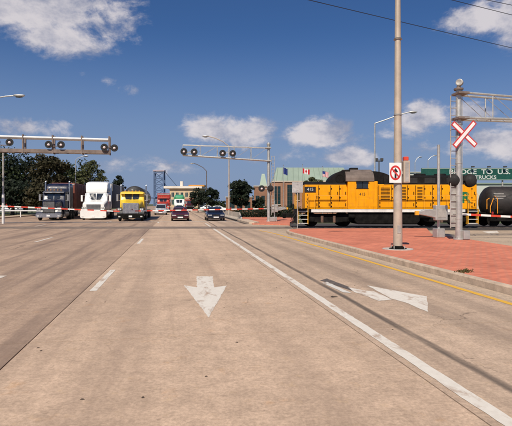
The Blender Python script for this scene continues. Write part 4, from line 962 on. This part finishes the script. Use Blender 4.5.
# ================================================================= cars
def car(label, px, py, m_, group, rot=None, z=0.0, hw=.88, L=4.6, hh=1.38, name='car'):
    Yf_ = F * (H - z) / (py - HY); t = thing(name, label, 'car', (X(px, Yf_), Yf_, z), A if rot is None else rot, group)
    k = L / 4.6
    MB().sq([(0, hw * .80, .30, .60), (.06, hw * .92, .24, .68), (.35 * k, hw * .98, .20, .78), (1.25 * k, hw, .20, .90), (2.4 * k, hw, .20, .93), (3.7 * k, hw, .22, .94), (4.45 * k, hw * .95, .26, .90), (4.6 * k, hw * .84, .34, .74)], 28, 5.5).build('body', m_, t, smooth=True)
    gr = MB()
    secs = [(1.12 * k, hw * .88, .80, .90), (1.65 * k, hw * .78, .80, hh - .10), (2.0 * k, hw * .74, .80, hh), (3.0 * k, hw * .74, .80, hh), (3.5 * k, hw * .77, .80, hh - .12), (3.95 * k, hw * .86, .80, .93)]
    cb = gr.sq(secs, 28, 7).build('cabin', m_, t, smooth=True)
    def ww(y):
        for a, b in zip(secs, secs[1:]):
            if a[0] <= y <= b[0]: f = (y - a[0]) / (b[0] - a[0]); return a[1] + (b[1] - a[1]) * f, a[3] + (b[3] - a[3]) * f
    ya, yb = 1.20 * k, 1.62 * k; (wa, za), (wb, zb_) = ww(ya), ww(yb)
    MB().loft([[(-wa * .88, ya - .02, za + .005), (wa * .88, ya - .02, za + .005), (wb * .86, yb - .02, zb_), (-wb * .86, yb - .02, zb_)], [(-wa * .88, ya + .06, za - .03), (wa * .88, ya + .06, za - .03), (wb * .86, yb + .06, zb_ - .03), (-wb * .86, yb + .06, zb_ - .03)]]).build('windscreen', 'glass', cb)
    ya, yb = 3.55 * k, 3.88 * k; (wa, za), (wb, zb_) = ww(ya), ww(yb)
    MB().loft([[(-wa * .85, ya + .03, za), (wa * .85, ya + .03, za), (wb * .85, yb + .03, zb_), (-wb * .85, yb + .03, zb_)], [(-wa * .85, ya - .04, za - .03), (wa * .85, ya - .04, za - .03), (wb * .85, yb - .04, zb_ - .03), (-wb * .85, yb - .04, zb_ - .03)]]).build('rear_window', 'glass', cb)
    for s in (-1, 1):
        for y0, y1 in ((1.55, 2.35), (2.45, 3.35)):
            (w0_, q0), (w1_, q1) = ww(y0 * k), ww(y1 * k)
            MB().loft([[(s * (w0_ + .012), y0 * k, .94), (s * (w1_ + .012), y1 * k, .94), (s * (w1_ - .0), y1 * k, q1 - .09), (s * (w0_ - .0), y0 * k, q0 - .09)], [(s * (w0_ - .05), y0 * k, .94), (s * (w1_ - .05), y1 * k, .94), (s * (w1_ - .06), y1 * k, q1 - .09), (s * (w0_ - .06), y0 * k, q0 - .09)]]).build('side_window', 'glass', cb)
        MB().box(s * hw * .66 - .20, s * hw * .66 + .20, -.005, .1, .53, .62).build('headlamp', 'lamp_white', t, .02)
        MB().box(s * hw * .80 - .10, s * hw * .80 + .10, 4.56 * k, 4.6 * k + .01, .58, .74).build('tail_lamp', 'lens_red', t, .01)
        MB().sq([(1.45 * k, .04, .93, 1.03, s * (hw + .06)), (1.5 * k, .10, .91, 1.07, s * (hw + .06)), (1.58 * k, .08, .92, 1.05, s * (hw + .06))], 10, 3).build('mirror', m_, t, smooth=True)
        for y_ in (.85 * k, 3.65 * k): wheel(t, s * (hw - .10), y_, .315, .2, 'galv_dull')
    MB().box(-hw * .36, hw * .36, -.012, .06, .50, .62).build('grille', 'black', t, .01)
    MB().box(-hw * .86, hw * .86, -.05, .04, .30, .44).build('bumper', m_, t, .03)
    MB().box(-.26, .26, -.062, -.052, .32, .44).build('number_plate', 'sign_white', t)
    MB().box(-hw * .5, hw * .5, -.02, .04, .20, .28).build('air_dam', 'black', t, .01)
    return t
car('dark maroon car waiting behind the far gate arm', 180.3, 221.2, 'car_maroon', 'cars at the gate', hw=.90)
car('dark navy car waiting nearest the concrete barrier', 216.2, 221.0, 'car_navy', 'cars at the gate', hw=.93)
car('dark car queuing behind the maroon car', 179.6, 213.8, 'car_navy', 'far traffic', hw=.9)
car('silver van-like car beside the yellow lorry tank', 160.5, 215.0, 'car_silver', 'far traffic', hw=.95, hh=1.7)
car('white car parked behind the hedge near the tall lamp post', 228, 211.3, 'car_white', 'parked cars', rot=A + 1.45, z=-.1)
car('white car parked farther left beyond the round trees', 216, 210.2, 'car_white', 'parked cars', rot=A + 1.5, z=-.1)
car('silver car parked on the left beside the dark lorry', 26, 212.3, 'car_silver', 'parked cars', rot=A + 1.6, z=-.012)
# ================================================================= roadside walls, hedge, guard rail
bar = thing('concrete_barrier', 'low pale concrete barrier along the right edge beyond the crossing', 'barrier', (0, 0, 0))
prof = [(-.24, 0), (-.24, .08), (-.10, .30), (-.07, .80), (.07, .80), (.10, .30), (.24, .08), (.24, 0)]
v = 48.6
for k in range(16):
    L_ = 3.4
    def sec(vv): return [R(6.6 + a, vv, b) for a, b in prof]
    if k == 0: rings = [[Vector((p.x, p.y, p.z * .35)) for p in sec(v + .02)], sec(v + 1.6), sec(v + L_ - .02)]
    else: rings = [sec(v + .02), sec(v + L_ - .02)]
    MB().loft(rings).build('barrier_block', 'barrier', bar); v += L_
nose = [R(6.15, 40.6), R(6.5, 40.2), R(7.05, 40.6), R(7.2, 48.4), R(6.15, 48.4)]
nose_o = MB().prism([(p.x, p.y) for p in nose], 'z', -.1, .17).build('island_nose', 'kerb', bar, .03)
gr_ = thing('guard_rail', 'pale steel guard rail on posts before the trees at far left', 'guard rail', R(-27, 52, -.012), A)
for k in range(17): MB().box(-.06, .06, k * 3 - .05, k * 3 + .05, 0, .72).build('post', 'wood_pole', gr_)
MB().box(.065, .10, -1, 49, .45, .75).build('rail', 'alu_white', gr_, .01)
gr2 = thing('guard_rail', 'guard rail across the far left lawn behind the gate arm', 'guard rail', (-48, 62, -.012))
for k in range(12): MB().box(k * 2.2 - .05, k * 2.2 + .05, -.05, .05, 0, .9).build('post', 'alu_white', gr2)
MB().box(-.5, 25, -.09, -.05, .78, .92).build('rail', 'alu_white', gr2)
def leaves(mb, c, rx, ry, rz, n, size, flat=0.0):
    for _ in range(n):
        while True:
            a, b, d = random.uniform(-1, 1), random.uniform(-1, 1), random.uniform(-1, 1)
            q = a * a + b * b + d * d
            if .15 < q < 1: break
        p = Vector((c[0] + a * rx, c[1] + b * ry, c[2] + d * rz))
        nrm = Vector((random.gauss(0, 1) + a, random.gauss(0, 1) + b, random.gauss(.4, 1) + d)).normalized()
        t = nrm.orthogonal().normalized(); t.rotate(Quaternion(nrm, random.uniform(0, 6.28))); w_ = nrm.cross(t); s_ = size * random.uniform(.6, 1.3)
        mb.poly([p - t * s_, p + w_ * s_ * .55, p + t * s_, p - w_ * s_ * .55])
def tree(label, px, Y, py_top, py_bot, wpx, m_, zg=-.2, n=90, per=62, size=.25, group='trees', name='broadleaf_tree', cat='tree', lean=0, trunk_r=None, squash=1.0):
    x_ = X(px, Y); zt = Z(py_top, Y); zl = Z(py_bot, Y); rx = wpx / F * Y / 2; rz = (zt - zl) / 2; cz_ = (zt + zl) / 2
    t = thing(name, label, cat, (x_, Y, zg), 0, group)
    tr = trunk_r or max(.08, rx * .07); tk_ = MB()
    hgt = cz_ - zg + rz * .3
    tk_.tube([(0, 0, 0), (.05 * rx, 0, hgt * .35), (lean * .5 - .03 * rx, .05, hgt * .7), (lean, 0, hgt)], [tr * 1.3, tr, tr * .75, tr * .3], 9)
    cl = []; n = int(n * .82)
    for k in range(n):
        while True:
            a, b, d = random.uniform(-1, 1), random.uniform(-1, 1), random.uniform(-1, 1); q = math.sqrt(a * a + b * b + d * d)
            if .25 < q < 1: break
        if q < .6: a, b, d = (z_ * .8 / q for z_ in (a, b, d))
        wd_ = 1.0 if d < .1 else math.sqrt(max(.15, 1 - (d * .9) ** 2)) / max(.2, math.sqrt(1 - min(.97, d * d)))
        cl.append((a * rx * .84 + lean, b * rx * .84 * squash, cz_ - zg + d * rz * .84, random.choice((.16, .22, .3, .42)) * random.uniform(.85, 1.15)))
    for c in cl[:16]:
        zz_ = random.uniform(.35, .8) * hgt; tk_.tube([(0, 0, zz_), (c[0] * .5, c[1] * .5, zz_ + (c[2] - zz_) * .6), (c[0], c[1], c[2])], [tr * .45, tr * .28, tr * .1], 5)
    tk_.build('trunk', 'bark', t, smooth=True)
    cr_ = MB()
    for c in cl: r_ = c[3] * min(rx, rz * 1.3); leaves(cr_, c[:3], r_ * 1.2, r_ * 1.2, r_ * .7, per, size)
    cr_.build('crown', m_, t)
    return t
G1 = 'trees on the left behind the lorries'
tree('tall dark tree at the left edge behind the beam', -8, 82, 143, 205, 70, 'leaf_dark', group=G1, n=120)
tree('dark broad tree left of the blue lorry', 25, 86, 150, 207, 52, 'leaf_deep', group=G1, n=110)
tree('brownish tree directly behind the blue lorry cab', 50, 78, 149, 206, 44, 'leaf_brown', group=G1, n=110)
tree('dark tree between the brownish tree and the lamp post', 68, 90, 161, 208, 30, 'leaf_dark', group=G1, n=80)
tree('olive tree with loose crown above the white lorry fairing', 89, 88, 155, 206, 31, 'leaf_olive', group=G1, n=75, per=55)
tree('small dark tree top right of the white lorry', 118.5, 120, 174, 207, 15, 'leaf_deep', group=G1, n=50)
tree('low dark shrubby tree at far left under the canopy', 12, 70, 178, 209, 46, 'leaf_deep', group=G1, n=80)
tree('low brown shrubby tree left of the blue lorry grille', 38, 68, 183, 209, 30, 'leaf_brown', group=G1, n=60)
tree('round dark tree left of the slim lamp post', 198, 95, 188, 208, 15, 'leaf_deep', n=55, group='round dark trees', size=.22)
tree('round dark tree right of the slim lamp post', 211.5, 92, 186, 208, 17, 'leaf_deep', n=60, group='round dark trees', size=.22)
tree('largest round dark tree right of the tall lamp post', 240.5, 76, 177, 209, 24, 'leaf_deep', n=90, group='round dark trees', size=.22)
tree('small dark bush before the brick building wing', 259.5, 78, 198, 211, 13, 'leaf_deep', n=45, group='bushes', size=.2, name='bush', cat='bush')
tree('leafy tree behind the short hood below the flags', 311, 60, 175, 200, 22, 'leaf_olive', n=60, group='trees by the brick building', size=.2)
def hedge(label, x0, x1, Y, py0, py1, m_, group='hedges', dep=1.0):
    c = thing('hedge', label, 'hedge', (X((x0 + x1) / 2, Y), Y, -.1), 0, group); hw = (x1 - x0) / F * Y / 2; h_ = Z(py0, Y) + .1
    mb = MB(); n = int(hw * 2 / .35)
    for i in range(n): leaves(mb, (-hw + 2 * hw * (i + .5) / n, 0, h_ * .5 + random.uniform(-.08, .08)), .45, dep * .5, h_ * .52, 160, .10)
    mb.build('foliage', m_, c); s = MB()
    for i in range(int(hw * 2)): s.cyl((-hw + i + .5, 0, 0), (-hw + i + .5 + random.uniform(-.2, .2), random.uniform(-.2, .2), h_ * .8), .03, .01, n=5)
    s.build('stems', 'bark', c)
hedge('low dark hedge behind the far gate arm and mast', 234, 292, 60, 209, 216, 'leaf_deep')
hedge('low hedge right of the far mast before the brick wall', 258, 300, 66, 205.5, 213, 'leaf_dark')
# grass blades on the left verge
gm = MB()
for _ in range(16000):
    p = R(random.uniform(-50, -22.4), random.uniform(40, 80)); a = random.uniform(0, 6.3); w_ = .05; h_ = random.uniform(.06, .22)
    gm.poly([(p.x - math.cos(a) * w_, p.y - math.sin(a) * w_, -.012), (p.x + math.cos(a) * w_, p.y + math.sin(a) * w_, -.012), (p.x + random.uniform(-.08, .08), p.y + random.uniform(-.08, .08), h_)])
stuff(tag(gm.build('verge_grass', 'leaf_grass'), 'rough grass on the verge at the far left', 'grass'))
# woods along the skyline
fw = MB()
for k in range(420):
    x_ = random.uniform(-520, 520); Y = random.uniform(300, 480); px_ = CX + F * x_ / Y
    if 145 < px_ < 205: continue
    h_ = random.uniform(5, 9.5) * (1.0 if px_ < 205 else .8); leaves(fw, (x_, Y, h_ * .45), random.uniform(5, 9), 4, h_ * .55, 150, .9)
stuff(tag(fw.build('far_woodland', 'leaf_dark'), 'far belt of dark trees along the skyline', 'woodland'))

# ================================================================= buildings
def window(parent, x0, x1, z0, z1, y, m_='window_green', fr='frame_dark', mull=1, trans=1, sill=True):
    o = MB().box(x0, x1, y - .03, y + .05, z0, z1).build('window', m_, parent)
    f = MB()
    for a, b in ((x0 - .06, x0), (x1, x1 + .06)): f.box(a, b, y - .07, y + .05, z0 - .06, z1 + .06)
    for a, b in ((z0 - .06, z0), (z1, z1 + .06)): f.box(x0, x1, y - .065, y + .05, a, b)
    for i in range(1, mull + 1): xx = x0 + (x1 - x0) * i / (mull + 1); f.box(xx - .03, xx + .03, y - .06, y + .04, z0, z1)
    for i in range(1, trans + 1): zz_ = z0 + (z1 - z0) * i / (trans + 1); f.box(x0, x1, y - .055, y + .04, zz_ - .03, zz_ + .03)
    f.build('frame', fr, o)
    if sill: MB().box(x0 - .12, x1 + .12, y - .16, y + .04, z0 - .2, z0 - .065).build('sill', 'stone_trim', o)
    return o
Yb = 92.0; bx0 = X(254, Yb); bb = thing('brick_building', 'brown brick building with pale green metal roof behind the far mast', 'building', (bx0, Yb, -.2))
wx = lambda px, Y=Yb: X(px, Y) - bx0
wz = lambda py, Y=Yb: Z(py, Y) + .2
MB().box(wx(254), wx(272), 0, 16, 0, wz(186.5)).build('wall', 'brick_wall_dark', bb)
MB().box(wx(271.5), wx(345), -2.4, 18, 0, wz(181.8, 89.6)).build('wall', 'brick_wall', bb)
MB().box(wx(253.4), wx(271.4), -.12, 16.2, wz(186.6), wz(185.6)).build('parapet', 'stone_trim', bb)
MB().box(wx(271.2), wx(345.6), -2.55, 18.2, wz(182, 89.6), wz(180.8, 89.6)).build('parapet', 'stone_trim', bb)
# roof: standing-seam slope set back behind the parapet
ra, rb, rt0, rt1 = wx(273, 93), wx(352, 93), wz(181.5, 92), wz(167.5, 97)
rf = MB().loft([[(ra, 1.0, rt0), (rb, 1.0, rt0), (rb, 12, rt0), (ra, 12, rt0)], [(ra + .9, 5.2, rt1), (rb - .9, 5.2, rt1), (rb - .9, 8.5, rt1), (ra + .9, 8.5, rt1)]]).build('roof', 'pale_green_roof', bb)
k = ra + .6
while k < rb - .6:
    o = MB().tube([(k, .96, rt0 + .03), (k + (.5 - (k - ra) / (rb - ra)) * 1.2, 5.2, rt1 + .04)], .05, 4).build('roof_seam', 'pale_green_roof', rf); k += 1.1
sk = MB().loft([[(wx(259.5), 2, wz(186)), (wx(267.5), 2, wz(186)), (wx(267.5), 8, wz(186)), (wx(259.5), 8, wz(186))], [(wx(262), 4, wz(172.5)), (wx(265), 4, wz(172.5)), (wx(265), 6, wz(172.5)), (wx(262), 6, wz(172.5))]]).build('skylight', 'pale_green_roof', bb)
MB().box(wx(262.5), wx(264.5), 3.9, 4.0, wz(176), wz(173)).build('skylight_cap', 'beige_trim', sk)
for a, b in ((256, 259), (261.5, 264.5), (267, 270)): window(bb, wx(a), wx(b), wz(206), wz(196), 0)
for a, b in ((274.3, 276.6), (277.8, 280.2)): window(bb, wx(a, 89.6), wx(b, 89.6), wz(204, 89.6), wz(186.5, 89.6), -2.4, mull=0, trans=4)
window(bb, wx(287.5, 89.6), wx(292.2, 89.6), wz(208, 89.6), wz(185, 89.6), -2.4, mull=1, trans=5)
for a in (296, 303, 310, 318, 326, 334): window(bb, wx(a, 89.6), wx(a + 3.2, 89.6), wz(200, 89.6), wz(187, 89.6), -2.4, mull=0, trans=3)
MB().box(wx(293.5, 89.6), wx(295.2, 89.6), -2.52, -2.4, 0, wz(182, 89.6)).build('pilaster', 'brick_wall_dark', bb)
MB().box(wx(282.5, 89.6), wx(285, 89.6), -2.52, -2.4, 0, wz(182, 89.6)).build('pilaster', 'brick_wall_dark', bb)
# low brick wing seen left of the dark tree
Yw = 98.0; bw_ = thing('brick_building', 'low brown brick wing left of the largest round tree', 'building', (X(226, Yw), Yw, -.2))
MB().box(0, X(252, Yw) - X(226, Yw), 0, 10, 0, Z(197.5, Yw) + .2).build('wall', 'brick_wall_dark', bw_)
MB().box(-.15, X(252, Yw) - X(226, Yw) + .15, -.15, 10.1, Z(197.5, Yw) + .2, Z(196.6, Yw) + .2).build('parapet', 'stone_trim', bw_)
for k in range(3): window(bw_, .7 + k * 1.6, 1.7 + k * 1.6, 1.0, 2.3, 0)
# far beige hall
Yh = 250.0; bh = thing('beige_building', 'flat-roofed beige hall with pale roof edge beyond the queue', 'building', (X(164, Yh), Yh, -.2)); hw_ = X(199, Yh) - X(164, Yh)
MB().box(3.0, hw_, 0, 30, 0, Z(187.6, Yh)).build('wall', 'beige_wall', bh)
MB().box(0, hw_ + 1.6, -1.2, 31, Z(188, Yh), Z(185.8, Yh)).build('roof', 'beige_trim', bh)
MB().box(hw_ - 6.0, hw_ + 2.4, 4, 12, Z(185.8, Yh), Z(184.2, Yh)).build('roof_box', 'orange_paint', bh)
MB().box(7.6, 9.0, 5, 7, Z(185.8, Yh), Z(180.4, Yh)).build('chimney', 'beige_trim', bh)
for k in range(6):
    window(bh, 3.9 + k * 2.4, 5.2 + k * 2.4, 5.6, 7.9, 0, fr='beige_trim', trans=0, sill=False)
    window(bh, 3.9 + k * 2.4, 5.2 + k * 2.4, 1.6, 4.2, 0, fr='beige_trim', trans=0, sill=False)
# pale sheds behind the train
def shed(label, a, b, Y, py, m_='pale_wall', rm='pale_green_roof'):
    t = thing('shed', label, 'building', (X(a, Y), Y, -.2), 0, 'pale sheds behind the train'); w_ = X(b, Y) - X(a, Y); h_ = Z(py, Y) + .2
    MB().box(0, w_, 0, 14, 0, h_ - .5).build('wall', m_, t)
    MB().prism([(-.4, h_ - .5), (-.4, h_ - .3), (7, h_ + .1), (14.4, h_ - .3), (14.4, h_ - .5)], 'x', -.4, w_ + .4).build('roof', rm, t)
    k = 1.2
    while k < w_ - 1: MB().box(k - .6, k + .6, -.05, .05, 1.6, 2.9).build('window', 'window_green', t); k += 3.2
shed('pale green-roofed shed between sign and tank wagon', 452, 530, 125, 182)
shed('pale flat shed roof just above the long hood', 408, 436, 135, 170.8, rm='pale_wall')
# bridge tower
Yr = 420.0; br = thing('bridge_tower', 'steel lattice bridge tower in haze-tinted blue on the skyline', 'bridge', (X(158.8, Yr), Yr, -.2)); hw_ = 4.7 / F * Yr; zt_ = Z(171.3, Yr) + .2
for s in (-1, 1):
    for y_ in (0, 5): MB().box(s * hw_ - .55, s * hw_ + .55, y_ - .5, y_ + .5, 0, zt_).build('leg', 'bridge_haze_blue', br)
nb_ = 5
for k in range(nb_ + 1):
    z = 3 + (zt_ - 4) * k / nb_; MB().box(-hw_, hw_, -.4, .4, z - .45, z + .45).build('strut', 'bridge_haze_blue', br)
    if k < nb_:
        z2 = 3 + (zt_ - 4) * (k + 1) / nb_
        for s in (-1, 1): MB().cyl((-s * hw_, 0, z), (s * hw_, 0, z2), .32, n=6).build('brace', 'bridge_haze_blue', br)
MB().box(-hw_ - .9, hw_ + .9, -.8, 5.8, zt_, zt_ + 1.1).build('cap', 'bridge_pink', br)
for s in (-1, 1): MB().tube([(s * hw_, 0, zt_ + 1), (s * hw_ + s * 2, 120, 10)], .2, 6).build('cable', 'bridge_haze_blue', br)
MB().box(-hw_ + 1, hw_ - 1, -30, 200, 6.5, 7.6).build('deck', 'bridge_haze_blue', br)

# ================================================================= flags
def flag(label, px, Y, py_top, fx, fy0, fy1, kind):
    t = thing('flagpole', label, 'flag', (X(px, Y), Y, -.2), 0, 'flags before the brick building')
    zt = Z(py_top, Y) + .2
    MB().cyl((0, 0, 0), (0, 0, zt), .06, .035, n=8).build('pole', 'galv', t, smooth=True)
    MB().lathe((0, 0, zt), (0, 0, 1), [(0, .03), (.04, .08), (.1, .08), (.14, .01)], 10).build('finial', 'chrome_dull', t, smooth=True)
    w_ = abs(fx) / F * Y; h_ = (fy1 - fy0) / F * Y; z1 = Z(fy0, Y) + .2; nx, nz = 16, 13; m = MB(); s = 1 if fx > 0 else -1
    idx = m.vs([(s * w_ * i / nx * .94, .16 * math.sin(i * .75) * (i / nx) ** .6, z1 - h_ * j / nz - .26 * h_ * (i / nx) ** 1.5 + .03 * math.sin(i * .9)) for j in range(nz + 1) for i in range(nx + 1)])
    for j in range(nz):
        for i in range(nx):
            if kind == 'bars': m.cur = 0 if (i < 4 or i >= 12 or (abs(i - 7.5) + abs(j - 6) * .8 < 3.2)) else 1
            elif kind == 'stripes': m.cur = 2 if (i < 7 and j < 7) else (0 if j % 2 == 0 else 1)
            else: m.cur = 2
            a = idx + j * (nx + 1) + i; m.face((a, a + 1, a + nx + 2, a + nx + 1))
    m.build('cloth', ['flag_red', 'flag_white', 'flag_blue'], t)
flag('flagpole flying a dark blue flag over the brick building', 283.3, 84, 165.5, 4.5, 167.5, 174, 'blue')
flag('flagpole flying a red and white flag above the short hood', 302.6, 84, 165, 7.5, 168.5, 173.5, 'bars')
flag('flagpole flying a striped flag with blue corner right of the others', 322.4, 84, 167, 6.5, 171, 176.5, 'stripes')
# poles that carry the wires, both outside the frame
for label, i in (('wooden wire pole outside the left of the view', 0), ('wooden wire pole outside the right of the view', -1)):
    c = sum((w_[i] for w_ in wires), Vector()) / 3
    t = thing('utility_pole', label, 'utility pole', (c.x, c.y, -.2), 0, 'poles carrying the wires')
    MB().cyl((0, 0, 0), (0, 0, 12.6), .17, .11, n=10).build('pole', 'wood_pole', t, smooth=True)
    for w_ in wires:
        e = w_[i]; d = Vector((e.x - c.x, e.y - c.y, 0)); MB().cyl((0, 0, e.z + .2), (d.x, d.y, e.z + .2), .05, n=6).build('bracket', 'wood_pole', t)
        MB().cyl((d.x, d.y, e.z + .2), (d.x, d.y, e.z), .03, n=6).build('insulator', 'galv', t)
